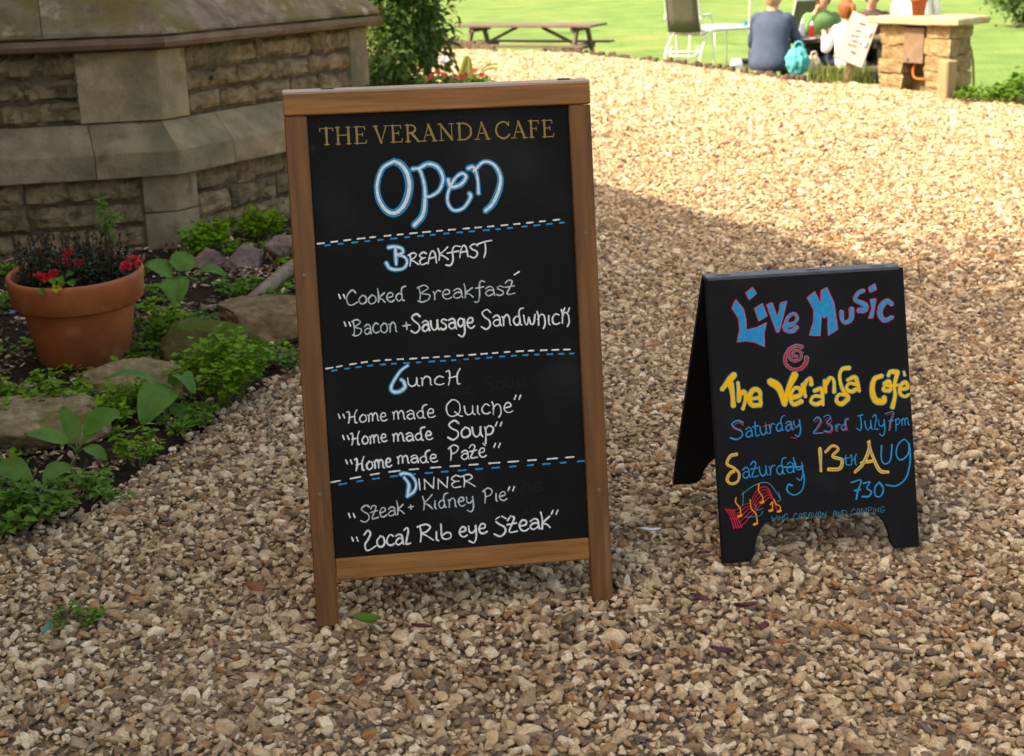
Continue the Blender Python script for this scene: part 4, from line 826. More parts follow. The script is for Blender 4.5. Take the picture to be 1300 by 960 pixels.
for s in ([(1052, 268), (1052, 340), (1072, 362), (1098, 340), (1106, 262)], [(1196, 260), (1170, 236), (1138, 262), (1128, 310), (1150, 342), (1190, 310), (1194, 256), (1200, 340), (1180, 430), (1130, 474), (1074, 470)],
          [(548, 378), (606, 380)], [(598, 330), (612, 376), (648, 372)], [(640, 372), (654, 440), (640, 500), (600, 522), (566, 500), (572, 468), (592, 474)]):
    trace(b2, ink, Z6, s, .0038, F2)
for s in ([(896, 458), (946, 446), (930, 500), (922, 544)], [(912, 500), (944, 494)], [(958, 462), (992, 456), (976, 486), (1000, 506), (984, 530), (952, 530)], [(1040, 456), (1018, 486), (1022, 526), (1048, 528), (1062, 490), (1040, 456)]): trace(b2, ink, Z6, s, .0042, F2)
ink.build('lettering', BL, pan2, 'blue strokes of Aug and 730')
both('thirteen', [([(735, 282), (738, 340), (740, 398)], .7), ([(764, 300), (800, 268), (830, 286), (800, 322), (848, 342), (836, 386), (778, 390)], .7), ([(916, 404), (956, 362), (984, 300), (990, 246)], .7), ([(984, 250), (1010, 330), (1044, 396), (1086, 404)], .7), ([(948, 356), (1012, 346)], .5),
                  ([(306, 312), (272, 322), (256, 362), (290, 382), (318, 412), (310, 452), (276, 464), (256, 442), (272, 410), (290, 400)], .6)], [], Z6, BL, YL, .0030, .0058, 'figures 13, letters A and S')
# painted stave with notes
ink = Ink(F2 + .0002)
for k in range(4):
    o = k * 13; trace(b2, ink, Z6, [(248 + o * .95, 592 + o * .1), (276 + o * .9, 640), (292 + o, 696 - k * 2)], .0026, F2)
for k in range(5): trace(b2, ink, Z6, [(250 + k * 10, 600 + k * 22), (300 + k * 8, 600 + k * 20), (340 + k * 10, 572 + k * 14), (376 + k * 6, 560 + k * 12), (404 + k * 7, 506 + k * 16), (440 + k * 9, 480 + k * 14), (470 + k * 8, 492 + k * 18), (500 + k * 3, 560 + k * 10)][(k % 2):], .0021, F2)
ink.build('stave', mat['red_paint'], pan2, 'red wavy painted music stave')
ink = Ink(F2 + .0008)
for s in ([(302, 536), (300, 560), (322, 590), (328, 630)], [(374, 546), (380, 590), (404, 620), (412, 668)], [(420, 464), (418, 500), (438, 530), (442, 560)], [(478, 572), (490, 560), (488, 600)], [(496, 544), (510, 570), (528, 580), (530, 608)]): trace(b2, ink, Z6, s, .0030, F2)
for x, y in ((322, 630), (402, 672), (436, 560), (482, 602), (524, 606)):
    trace(b2, ink, Z6, [(x - 8, y + 2), (x + 8, y - 3)], .0058, F2)
ink.build('notes', mat['orange_paint'], pan2, 'orange painted music notes')
ink = Ink(F2 + .0011)
for s in ([(340, 506), (336, 570), (330, 580)], [(398, 566), (410, 600), (440, 590)], [(520, 506), (530, 545), (516, 556)], [(330, 520), (400, 470), (470, 462), (530, 540)], [(350, 636), (420, 630), (440, 606)]): trace(b2, ink, Z6, s, .0020, F2)
ink.build('blue_notes', mat['teal_paint'], pan2)
line('lettering', 'small grey capitals reading WING CARAVAN AND CAMPING', mat['teal_paint'], [('WING', (979.5, 662.5), (1001, 659.5), 4.4, .0017), ('CARAVAN', (1007, 659.5), (1050, 656), 4.4, .0017), ('AND', (1057, 655.5), (1076, 654), 4.4, .0017), ('CAMPING', (1080, 654), (1124, 650), 4.6, .0017)], b2, F2, pan2)

# ================================================================ FLOWER BED
def rock(name, label, c, size, rz, seed, m, cuts=6, flat=.7, sub=5, cmin=.30, cmax=.44, tilt=0):
    r = random.Random(seed); bm = bmesh.new(); bmesh.ops.create_icosphere(bm, subdivisions=sub, radius=.5)
    pl = [(Vector((r.gauss(0, 1), r.gauss(0, 1), r.gauss(0, .6))).normalized(), r.uniform(cmin, cmax)) for _ in range(cuts)] + [(Vector((r.uniform(-.2, .2), r.uniform(-.2, .2), 1)).normalized(), .5 * flat)]
    for v in bm.verts:
        d = v.co.normalized(); q = d * (.5 + .10 * noise.noise(d * 1.4 + Vector((seed, 0, 0))))
        for n, h in pl:
            e = q.dot(n) - h
            if e > 0: q -= n * e * .95
        q += d * (0.026 * noise.noise(d * 6 + Vector((seed, 3, 0))) + .014 * noise.noise(d * 15 + Vector((seed, 5, 0))) + .005 * noise.noise(d * 34 + Vector((seed, 8, 0))))
        v.co = Vector((q.x * size[0], q.y * size[1], q.z * size[2]))
    me = bpy.data.meshes.new(name); bm.to_mesh(me); bm.free(); me.polygons.foreach_set('use_smooth', [True] * len(me.polygons)); me.materials.append(m)
    o = link(name, me); o.location = c; o.rotation_euler = (tilt, 0, rz); return tag(o, label, 'rock', 'stones edging the flower bed')
def gp(x, y, z=0.0): p = G(x, y, z); return p
rock('rock', 'large flat tan stone with moss at the left picture edge', gp(40, 556, .05) + Vector((-.02, .10, 0)), (.46, .40, .23), .25, 21, mat['rock_tan'], flat=.62)
rock('rock', 'pale rounded stone just in front of the terracotta pot', gp(178, 492, .03) + Vector((0, .04, 0)), (.42, .28, .22), -.1, 22, mat['rock_tan'], flat=.8)
rock('rock', 'dark mossy green boulder beside the feathery bright plant', gp(262, 455, .05) + Vector((0, .06, 0)), (.40, .32, .26), .3, 23, mat['rock_moss'], flat=.8)
rock('rock', 'broad flat brown stone below the grey branch', gp(328, 412, .06) + Vector((.03, .05, 0)), (.46, .44, .22), .5, 24, mat['rock_brown'], flat=.55)
rock('rock', 'leftmost of the three pinkish angular rocks at the wall foot', gp(262, 334, .05), (.27, .22, .19), .2, 25, mat['rock_pink'], cuts=11, cmin=.20, cmax=.36)
rock('rock', 'middle and largest of the three pinkish angular rocks', gp(316, 328, .06), (.28, .24, .23), .8, 26, mat['rock_pink'], cuts=11, cmin=.20, cmax=.36)
rock('rock', 'rightmost pinkish angular rock partly behind the menu board', gp(363, 320, .05), (.24, .24, .21), .4, 37, mat['rock_pink'], cuts=11, cmin=.20, cmax=.36)
# dead branch
P = [gp(254, 393, .03), gp(285, 388, .03), gp(306, 384, .035), gp(322, 378, .05), gp(340, 364, .06), gp(354, 352, .065), gp(372, 338, .07), gp(400, 322, .06)]
P = [Vector((q.x, q.y, q.z)) for q in spline([tuple(p) for p in P], 6)] if False else P
def spl3(P, sub=6):
    out = []; n = len(P)
    for i in range(n - 1):
        p0, p1, p2, p3 = P[max(i - 1, 0)], P[i], P[i + 1], P[min(i + 2, n - 1)]
        for k in range(sub): t = k / sub; out.append(.5 * ((2 * p1) + (p2 - p0) * t + (2 * p0 - 5 * p1 + 4 * p2 - p3) * t * t + (3 * p1 - p0 - 3 * p2 + p3) * t ** 3))
    return out + [P[-1]]
path = spl3(P); mb = MB(); R = [.011 + .020 * min(1, i / 26) + .004 * nz3(i * .6, 0, 2) for i in range(len(path))]
mb.tube(path, R, 12); mb.v = [tuple(Vector(v) + Vector((1, 1, 1)) * .005 * noise.noise(Vector(v) * 45)) for v in mb.v]
o = mb.build('branch', mat['driftwood'], None, True, off=P[0]); o.location = P[0]; tag(o, 'dead grey bent branch lying across the flower bed', 'branch')

# ---------------------------------------------------------------- terracotta pot
PC = Vector((-1.612, 5.27, .014))
pot = thing('flower_pot', 'large terracotta pot of red flowers in the flower bed', 'flower pot', PC); pot.rotation_euler = (.06, 0, 0)
MB().lathe([(.001, .0), (.150, .0), (.160, .004), (.168, .02), (.205, .235), (.208, .244)], 64).build('pot_body', mat['terracotta'], pot, True)
MB().lathe([(.207, .236), (.232, .236), (.239, .243), (.246, .318), (.248, .336), (.245, .346), (.238, .350), (.230, .346), (.226, .33), (.217, .25), (.207, .236)], 72).build('rim', mat['terracotta'], pot, True)
mb = MB(); mb.v.append((0, 0, .305)); n = 40
for rr in (.11, .222):
    for k in range(n): a = 2 * PI * k / n; mb.v.append((rr * math.cos(a), rr * math.sin(a), .298 + .012 * nz3(rr * 20 * math.cos(a), rr * 20 * math.sin(a), 2)))
for k in range(n): k2 = (k + 1) % n; mb.f += [(0, 1 + k, 1 + k2), (1 + k, 1 + n + k, 1 + n + k2, 1 + k2)]
mb.build('potting_soil', mat['soil'], pot, True)

# ---------------------------------------------------------------- leaf helpers
def leaf_quad(mb, p, d, nrm, L, W, fold=.25, lobed=0):
    """small leaf: base p, direction d, normal nrm"""
    d = d.normalized(); s = d.cross(nrm).normalized(); nn = s.cross(d)
    if lobed:
        pr = [(0, 0), (.18, .32), (.10, .50), (.34, .50), (.46, .26), (.66, .36), (.84, .22), (1.0, 0)]
        V = [p + d * (L * a) + s * (W * b) + nn * (abs(b) * W * fold - .25 * L * a * a) for a, b in pr]; V2 = [p + d * (L * a) - s * (W * b) + nn * (abs(b) * W * fold - .25 * L * a * a) for a, b in pr[1:-1]]
        mid = p + d * (L * .42) - nn * .05 * L; o = [*V, *V2, mid]; n = len(V); m = len(o) - 1; F = [(m, i, i + 1) for i in range(n - 1)]
        rr = [0] + list(range(n, n + len(V2))) + [n - 1]; F += [(m, rr[i + 1], rr[i]) for i in range(len(rr) - 1)]
        mb.add(o, F)
    else:
        a = p + d * (L * .35) + nn * (L * .05); t = p + d * L - nn * (L * .18); c = p + d * (L * .7)
        mb.add([p, a + s * W * .5 + nn * W * fold, c + s * W * .38 + nn * W * fold * .6, t, c - s * W * .38 + nn * W * fold * .6, a - s * W * .5 + nn * W * fold, a, c], [(0, 6, 1), (1, 6, 7, 2), (2, 7, 3), (0, 5, 6), (5, 4, 7, 6), (4, 3, 7)])
def rvec(r): return Vector((r.gauss(0, 1), r.gauss(0, 1), r.gauss(0, 1))).normalized()
def clump(name, label, base, rad, h, n, L, m, seed, group=None, spread=1.0, nst=14, lobed=1, squash=1.0):
    """bushy plant of many small lobed leaves on thin stems"""
    r = random.Random(seed); t = thing(name, label, 'plant', base, 0, group); lm, sm = MB(), MB()
    for k in range(nst):
        a = r.uniform(0, 6.28); q = math.sqrt(r.random()) * rad; top = Vector((math.cos(a) * q, math.sin(a) * q * squash, h * r.uniform(.55, 1.0) * (1 - .45 * (q / rad) ** 2))); bs = Vector((top.x * .3, top.y * .3, -.02))
        mid = bs.lerp(top, .5) + Vector((top.x * .12, top.y * .12, .1 * h)); sm.tube([bs, mid, top], [.0018, .0014, .001], 4)
        for j in range(max(1, n // nst)):
            f = r.uniform(.35, 1.05); p = bs.lerp(mid, f * 2) if f < .5 else mid.lerp(top, (f - .5) * 2); d = rvec(r); d.z = abs(d.z) * .35 - .02; d = (d + Vector((top.x, top.y, 0)) * (.8 / max(rad, .01)) * .5).normalized()
            p = p + d * L * r.uniform(.1, .9) * spread + rvec(r) * L * .3; nn = (Vector((0, 0, 1)) + rvec(r) * .45).normalized()
            leaf_quad(lm, p, d, nn, L * r.uniform(.6, 1.25), L * r.uniform(.7, 1.1), .2, lobed)
    lm.build('leaves', m, t); sm.build('stems', mat['stem_green'], t); return t
def broad_leaf(parent, base, tip, width, lift, m, seed, name='leaf', twist=0.0):
    """large ovate leaf with midrib, built between two points in the bed"""
    r = random.Random(seed); base, tip = Vector(base), Vector(tip); ax = tip - base; L = ax.length; up_ = Vector((0, 0, 1))
    d = ax.normalized(); view = (CO - base).normalized(); nn = (view * .55 + up_ * .8); nn = (nn - d * nn.dot(d)).normalized(); s = d.cross(nn); 
    if twist: R3 = Matrix.Rotation(twist, 3, d); s = R3 @ s; nn = R3 @ nn
    mb = MB(); nu, nv = 14, 8
    for i in range(nu + 1):
        t = i / nu; c = base + ax * t + up_ * (lift * math.sin(PI * min(t * 1.05, 1)) * L)
        w_ = width * .5 * (math.sin(PI * t ** .72) ** .75 if 0 < t < 1 else 0.0) + (.0015 if t < .98 else 0)
        for j in range(nv + 1):
            v = j / nv * 2 - 1; rib = .06 * abs(v) ** .8 * width * 1.6 - .018 * width * math.cos(t * 34 - abs(v) * 5) * min(1, abs(v) * 2) + .05 * width * nz3(t * 3 + seed, v * 1.5, seed); mb.v.append(tuple(c + s * (w_ * v) + nn * rib))
    W = nv + 1
    for i in range(nu):
        for j in range(nv): a = i * W + j; mb.f.append((a, a + 1, a + W + 1, a + W))
    return mb.build(name, m, parent, True, off=parent.location)
def broad_plant(label, hub, root, leaves, seed):
    """hub, root and leaf ends given as (px, py, depth)"""
    h = at(*hub); rt = at(*root); t = thing('broadleaf_plant', label, 'plant', rt, 0, 'broad-leaved seedlings in the bed')
    MB().tube([rt - Vector((0, 0, .03)), rt.lerp(h, .5), h], [.005, .0045, .004], 6).build('stem', mat['stem_green'], t, True, off=rt)
    for k, (b, tp, wpx, lift, tw) in enumerate(leaves):
        b3, t3 = at(*b), at(*tp); s = FPX / b[2]; lf = broad_leaf(t, b3, t3, wpx / s * 1.05, lift, mat['lf_broad'], seed + k, twist=tw)
        MB().tube([h, h.lerp(b3, .5) + Vector((0, 0, .004)), b3 + (t3 - b3) * .06], [.003, .0026, .002], 5).build('leaf_stalk', mat['stem_green'], t, True, off=rt)
    return t
Ya = 5.86
broad_plant('broad-leaved seedling with four leaves right of the terracotta pot', (226, 354, Ya), (228, 384, Ya + .02), [((228, 346, Ya), (238, 320, Ya + .08), 30, .1, .2), ((219, 352, Ya), (183, 336, Ya - .02), 24, .15, 0), ((221, 353, Ya - .02), (226, 389, Ya - .12), 34, .12, .1), ((244, 351, Ya), (290, 352, Ya - .03), 22, .2, -.2)], 40)
Yb = 4.06
broad_plant('broad-leaved seedling with six leaves over the left flat stone', (98, 577, Yb), (90, 592, Yb - .02), [((88, 563, Yb), (31, 552, Yb - .04), 26, .08, .1), ((97, 560, Yb + .02), (80, 516, Yb + .06), 22, .05, 0), ((106, 550, Yb + .02), (155, 524, Yb + .05), 32, .12, .1), ((104, 563, Yb), (123, 551, Yb), 9, .1, 0), ((109, 568, Yb - .02), (136, 586, Yb - .06), 20, .1, -.1), ((90, 592, Yb - .04), (54, 616, Yb - .14), 28, .14, .1)], 50)
Yc = 4.54
broad_plant('broad-leaved plant with arching drooping leaves at the gravel edge', (214, 500, Yc), (215, 530, Yc - .02), [((206, 490, Yc), (132, 481, Yc - .05), 17, .16, .3), ((216, 493, Yc - .03), (180, 543, Yc - .16), 46, .16, 0), ((219, 492, Yc), (248, 503, Yc - .08), 28, .45, -.4), ((219, 515, Yc - .02), (240, 537, Yc - .1), 20, .05, 0)], 60)
Yd = 3.92
broad_plant('single broad-leaved shoot cut by the left picture edge', (-12, 585, Yd), (-14, 615, Yd), [((-8, 592, Yd), (46, 628, Yd - .1), 34, .18, 0), ((-14, 590, Yd), (-40, 560, Yd), 28, .1, 0)], 70)
def ck(label, px, py, rad, h, n, L, seed, m='lf_bright', name='feathery_plant', group='small leafy plants in the bed', z=.02, **k):
    b = G(px, py, z); return clump(name, label, b, rad, h, int(n * 2.1), L * 1.0, mat[m], seed, group, **k)
ck('spreading feathery bright green plant left in front of the pot', 40, 534, .20, .17, 620, .026, 1, nst=40)
ck('feathery bright green plant between the flat stone and pale stone', 112, 540, .13, .13, 300, .024, 2, nst=24)
ck('tall feathery bright green plant over the mossy boulder', 284, 505, .17, .25, 620, .026, 3, nst=40)
ck('low feathery green plant in front of the pale stone', 172, 522, .10, .12, 180, .022, 4, nst=16)
ck('feathery bright green tuft against the dressed corner stone of the wall', 262, 322, .11, .19, 240, .032, 5, nst=18)
ck('feathery bright green tuft behind the pinkish rocks', 326, 304, .15, .18, 300, .032, 6, nst=20)
ck('feathery green plant at the foot of the broad-leaved seedling', 208, 436, .12, .16, 240, .026, 7, nst=20)
ck('small green plant in front of the branch end', 262, 420, .11, .10, 150, .022, 8, m='lf_weed', nst=16)
ck('small green weed right of the pink rocks by the branch', 300, 372, .13, .08, 150, .024, 9, m='lf_weed', nst=16)
ck('dark green lobed plant at the lower left picture edge', 18, 662, .13, .10, 220, .030, 10, m='lf_weed', nst=20)
ck('low creeping weed on the bed edge under the six-leaved seedling', 112, 628, .15, .045, 180, .018, 11, m='lf_weed', nst=22)
ck('small upright green seedling at the gravel edge', 176, 584, .055, .12, 70, .022, 12, nst=9)
ck('little green weed beside the drooping-leaved plant', 258, 532, .06, .06, 60, .018, 13, m='lf_weed', nst=9)
ck('green weed under the flat brown stone beside the menu board', 372, 460, .10, .07, 120, .020, 14, m='lf_weed', nst=14)
ck('tiny weed sprouting from the gravel at lower left', 96, 784, .055, .022, 70, .014, 15, m='lf_weed', nst=12, z=.0)
ck('green weed right of the pot base', 184, 452, .08, .07, 90, .020, 16, m='lf_weed', nst=10)
ck('green weed behind the flat brown stone', 350, 384, .09, .06, 90, .020, 17, m='lf_weed', nst=10)
ck('mossy green weed at the wall foot left of the pot', 6, 392, .12, .08, 140, .022, 18, m='lf_weed', nst=12)

# ---------------------------------------------------------------- red bedding plant in the pot
r = random.Random(5); pc = PC + Vector((0, 0, .30)); pl_ = thing('red_flower_plant', 'dark-leaved plant with red flowers and dry seed stalks in the terracotta pot', 'plant', pc)
lm = MB()
for k in range(620):
    a = r.uniform(0, 6.28); q = math.sqrt(r.random()) * .205; p = Vector((math.cos(a) * q, math.sin(a) * q, r.uniform(.0, .11) * (1.1 - q))); d = rvec(r); d.z = abs(d.z) * .5; leaf_quad(lm, p, d, (Vector((0, 0, 1)) + rvec(r) * .5).normalized(), r.uniform(.022, .04), r.uniform(.014, .024))
lm.build('leaves', mat['lf_dark'], pl_)
sm = MB(); hd = MB()
for k in range(130):
    a = r.uniform(0, 6.28); q = math.sqrt(r.random()) * .18; b = Vector((math.cos(a) * q - .02, math.sin(a) * q, 0)); tp = b * 1.12 + Vector((r.gauss(0, .012), r.gauss(0, .012), r.uniform(.07, .20))); sm.tube([b, b.lerp(tp, .5) + Vector((r.gauss(0, .005), r.gauss(0, .005), 0)), tp], [.0020, .0016, .0012], 4)
    for j in range(4): f = r.uniform(.6, 1.0); c = b.lerp(tp, f) + rvec(r) * .006; hd.lathe([(.0005, -.005), (.0042, -.001), (.0036, .004), (.0005, .007)], 5, c)
sm.build('dry_stalks', mat['stem_brown'], pl_); hd.build('seed_heads', mat['stem_brown'], pl_)
def flower(parent, p, R, m, seed, nrm, np_=11):
    rr = random.Random(seed); mb = MB(); nrm = nrm.normalized(); u = nrm.orthogonal().normalized(); v = nrm.cross(u)
    for k in range(np_):
        a = k * 2.4 + rr.uniform(-.2, .2); ring = k / np_; d = (u * math.cos(a) + v * math.sin(a)) * (1 - .55 * ring) + nrm * (.25 + .8 * ring); b = p + nrm * R * .1; L = R * (1.05 - .35 * ring) * rr.uniform(.85, 1.1); d.normalize(); s = d.cross(nrm).normalized(); n2 = s.cross(d)
        mb.add([b, b + d * L * .5 + s * L * .42 + n2 * L * .1, b + d * L * .95 + s * L * .30 - n2 * L * .1, b + d * L * 1.02 - n2 * L * .16, b + d * L * .95 - s * L * .30 - n2 * L * .1, b + d * L * .5 - s * L * .42 + n2 * L * .1, b + d * L * .55 - n2 * L * .06], [(0, 1, 6), (1, 2, 6), (2, 3, 6), (3, 4, 6), (4, 5, 6), (5, 0, 6)])
    return mb.build('flower', m, parent, True)
for k, (x, y, yy, R) in enumerate(((60, 352, 5.18, .024), (48, 352, 5.17, .024), (68, 348, 5.18, .022), (86, 322, 5.38, .026), (84, 334, 5.33, .024), (100, 336, 5.28, .024), (54, 322, 5.5, .022), (160, 340, 5.24, .030), (170, 330, 5.34, .024), (176, 336, 5.33, .020), (130, 322, 5.5, .022), (148, 312, 5.5, .014))):
    yy -= .10; flower(pl_, at(x, y, yy) - pc, R * .88, mat['red_petal'], k, (CO - at(x, y, yy)).normalized() + Vector((0, 0, .6)) + rvec(random.Random(k)) * .4)
flower(pl_, at(72, 366, 4.995) - pc, .018, mat['yellow_petal'], 77, Vector((0, -1, .1)))
ov = MB()
for x, y, yy in ((52, 366, 5.10), (66, 354, 5.12), (74, 352, 5.12), (82, 358, 5.12), (94, 346, 5.2), (88, 356, 5.15)):
    leaf_quad(ov, at(x, y, yy - .095) - pc, Vector((r.gauss(0, .5), -.6, -.3)), Vector((0, -.6, .8)), .036, .03)
ov.build('trailing_leaves', mat['lf_weed'], pl_)
tw = MB(); tl = MB(); tp = [at(132, 330, 5.32) - pc, at(138, 300, 5.34) - pc, at(134, 280, 5.34) - pc, at(128, 256, 5.35) - pc]
tw.tube(spl3(tp), .0022, 5); tw.tube([tp[1], at(150, 272, 5.34) - pc], .0016, 4); tw.build('green_twig', mat['stem_green'], pl_)
for q in spl3(tp)[4:] + [at(150, 272, 5.34) - pc, at(146, 280, 5.34) - pc]:
    for j in range(3): d = rvec(r); d.z *= .4; leaf_quad(tl, q + rvec(r) * .004, d, (Vector((0, -.5, .8)) + rvec(r) * .4).normalized(), r.uniform(.025, .04), r.uniform(.014, .022))
tl.build('twig_leaves', mat['lf_weed'], pl_)
# ---------------------------------------------------------------- cable, plastic, litter on the ground
def cable(name, label, pts, rr, m, cat='cable'):
    p0 = pts[0]; o = MB().tube(spl3(pts), rr, 8).build(name, m, None, True, off=p0); o.location = p0; return tag(o, label, cat)
cable('cable', 'thin orange cable on the soil left of the terracotta pot', [G(-60, 386, .03), G(-20, 383, .03), G(10, 380, .035), G(40, 378, .03)], .006, mat['orange_cable'])
o = MB().tube([G(12, 398, .03), G(22, 394, .035), G(28, 394, .03)], [.005, .006, .005], 6).build('plastic_scrap', mat['blue_bit'], None, off=G(20, 395, .03)); o.location = G(20, 395, .03); tag(o, 'small blue plastic scrap on soil beside the pot', 'litter')
def fallen_leaf(label, x, y, Lpx, wpx, ang, m, seed, curl=.35):
    c = G(x, y, .026); s = FPX / (c - CO).dot(CF); L = Lpx / s * 1.2; W = wpx / s * 1.35; rr = random.Random(seed); mb = MB(); nu, nv = 9, 6
    for i in range(nu + 1):
        t = i / nu; w_ = W * .5 * math.sin(PI * min(max(t, .02), .98)) ** .8
        for j in range(nv + 1):
            v = j / nv * 2 - 1; a, b = (t - .5) * L, w_ * v; mb.v.append((a, b, curl * abs(v) * W * .6 + curl * .8 * L * (t - .5) ** 2 + .08 * W * nz3(t * 4, v * 2, seed)))
    for i in range(nu):
        for j in range(nv): k = i * (nv + 1) + j; mb.f.append((k, k + 1, k + nv + 2, k + nv + 1))
    o = mb.build('fallen_leaf', m, None, True); o.location = c; o.rotation_euler = (rr.uniform(-.3, .3), rr.uniform(-.3, .3), ang); return tag(o, label, 'leaf', 'leaves fallen on the gravel')
mat['lf_maroon'] = leafmat('dried_maroon_leaf', (.055, .012, .018), (.11, .028, .032), tr=.1, rand=.2)
mat['lf_rust'] = leafmat('dried_rust_leaf', (.20, .06, .02), (.32, .11, .04), tr=.1, rand=.2)
mat['lf_brown'] = leafmat('dried_brown_leaf', (.10, .055, .03), (.17, .10, .05), tr=.1, rand=.2)
mat['lf_teal'] = leafmat('blue_green_leaf', (.04, .16, .12), (.07, .22, .16), tr=.1, rand=.1)
for i, a in enumerate([('green leaf on the gravel in front of the menu board left leg', 465, 788, 30, 16, .2, 'lf_weed'), ('large maroon leaf on the gravel below the music board', 945, 771, 28, 15, .5, 'lf_maroon'), ('small maroon leaf left of the large maroon one', 888, 760, 22, 9, -.2, 'lf_maroon'),
    ('dark maroon leaf between the two boards near the picture bottom', 917, 828, 24, 13, -.4, 'lf_maroon'), ('maroon leaf under the large maroon leaf', 970, 797, 15, 12, .9, 'lf_maroon'), ('rust coloured leaf near the picture bottom below the music board', 990, 817, 22, 9, .1, 'lf_rust'), ('rust brown leaf on the gravel left of the menu board', 324, 748, 24, 14, -.3, 'lf_rust'),
    ('blue-green upright leaf beside the tiny gravel weed', 60, 799, 22, 9, 1.4, 'lf_teal'), ('maroon leaf lying under the menu board bottom rail', 535, 797, 24, 12, .3, 'lf_maroon'), ('brown leaf at the foot of the menu board right leg', 722, 788, 26, 13, .9, 'lf_brown'), ('maroon leaf at the bed edge beside the menu board', 364, 482, 18, 8, .2, 'lf_maroon'),
    ('small maroon leaf left of the music board foot', 892, 703, 12, 8, .3, 'lf_maroon'), ('brown curled leaf at the right picture edge', 1272, 846, 22, 10, .8, 'lf_rust'), ('white scrap-like pale leaf between the boards', 826, 674, 22, 9, .1, 'white_petal')]):
    fallen_leaf(a[0], a[1], a[2], a[3], a[4], a[5], mat[a[6]], i)
def twig(label, a, b, rr, seed):
    p, q = G(*a, .018), G(*b, .022); r_ = random.Random(seed); P = [p, p.lerp(q, .35) + Vector((r_.gauss(0, .004), r_.gauss(0, .004), .004)), p.lerp(q, .7) + Vector((r_.gauss(0, .004), r_.gauss(0, .004), .002)), q]
    o = MB().tube(spl3(P), [rr * (1 - .03 * i) for i in range(19)], 7).build('twig', mat['driftwood'], None, True, off=p); o.location = p; tag(o, label, 'twig', 'twigs on the gravel')
twig('thin brown twig on gravel below the drooping plant', (164, 619), (200, 592), .0035, 1); twig('short grey stick standing up beside the menu board', (340, 552), (338, 520), .006, 2); twig('brown stick near the menu board left leg', (345, 820), (390, 838), .004, 3)
twig('brown bark stick left of the menu board right leg', (717, 796), (738, 776), .011, 4); twig('grey flat stick at the picture bottom below the music board', (1106, 820), (1160, 828), .008, 5)

# ================================================================ BACKGROUND: LAWN FURNITURE, PIER, SHRUBS, PEOPLE
def lz(x, y):                                             # lawn height under a point
    best = None
    for q in ep:
        d = (Vector((x, y)) - q); t = d.dot(od); off = (d - od * t).length
        if best is None or off < best[0]: best = (off, q, t)
    return lawn_z(best[1].y, max(best[2], 0))
# ---------------------------------------------------------------- log edging
def edging(label, pxs, seed):
    r = random.Random(seed); P = [G(x, y, .0).to_2d() for x, y in pxs]; t = thing('log_edging', label, 'edging', (P[0].x, P[0].y, 0), 0, 'log roll edging along the lawn'); me_ = []
    for k in range(4):
        mb = MB().lathe([(.0335, -.62), (.034, -.02), (.033, .0), (.024, .012), (.001, .015)], 10); me = bpy.data.meshes.new('log'); me.from_pydata(mb.v, [], mb.f); me.polygons.foreach_set('use_smooth', [True] * len(me.polygons)); me.materials.append(mat['log']); me_.append(me)
    for a, b in zip(P, P[1:]):
        n = max(1, round((b - a).length / .07))
        for i in range(n):
            q = a.lerp(b, i / n); o = link('log', me_[r.randrange(4)], t); o.location = (q.x - P[0].x, q.y - P[0].y, r.uniform(-.01, .055)); s = r.uniform(.8, 1.1); o.scale = (s, s, 1); o.rotation_euler = (r.gauss(0, .05), r.gauss(0, .05), 0)
edging('dark log edging left of the picnic table at the bush', [(556, 50), (575, 52), (600, 56), (616, 60), (632, 66)], 1)
edging('dark log edging right of the gap by the picnic table', [(680, 66), (702, 65), (752, 69), (811, 76), (842, 79)], 2)
edging('dark log edging in front of the folding chair and the seated people', [(844, 79), (889, 85), (926, 90), (963, 95), (1000, 101), (1040, 104), (1066, 105)], 3)
# ---------------------------------------------------------------- picnic tables
def picnic(label, c, rz, L, W=.74, seed=0):
    t = thing('picnic_table', label, 'picnic table', c, rz); m = mat['old_wood']
    for k in range(5): MB().box((0, -W / 2 + W * (k + .5) / 5, .715), (L, W / 5 - .012, .035), .004).build('top_plank', m, t)
    for s in (-1, 1):
        for k in range(2): MB().box((0, s * (W / 2 + .16 + .125 * k), .43), (L, .115, .035), .004).build('bench_plank', m, t)
        for e in (-1, 1):
            x = e * (L / 2 - .28); a, b = Vector((x, s * .22, .69)), Vector((x, s * (W / 2 + .2), 0)); d = (b - a); R3 = Vector((0, 0, 1)).rotation_difference(d).to_matrix()
            MB().box((a + b) / 2, (.045, .10, d.length), .004, R3).build('leg', m, t)
    for e in (-1, 1):
        x = e * (L / 2 - .28) - e * .05
        MB().box((x, 0, .38), (.045, W + .56, .09), .004).build('bench_bearer', m, t); MB().box((x, 0, .66), (.045, W - .06, .07), .004).build('top_bearer', m, t)
        a, b = Vector((x - e * .02, 0, .40)), Vector((e * .22, 0, .68)); d = b - a; MB().box((a + b) / 2, (.04, .08, d.length), .004, Vector((0, 0, 1)).rotation_difference(d).to_matrix()).build('brace', m, t)
    return t
c = at(672, 32, 23.4); g1 = c.z - .715
picnic('empty dark picnic table on the lawn beyond the gravel', (c.x, c.y, g1), -.42, 2.35)
TY = 17.05; c2 = at(1054, 49, TY); g2 = c2.z - .72; TR = -.16
picnic('picnic table where the people sit and eat', (c2.x, c2.y, g2), TR, 1.62)
print('lawn at tables', g1, lz(c.x, c.y), g2, lz(c2.x, c2.y))
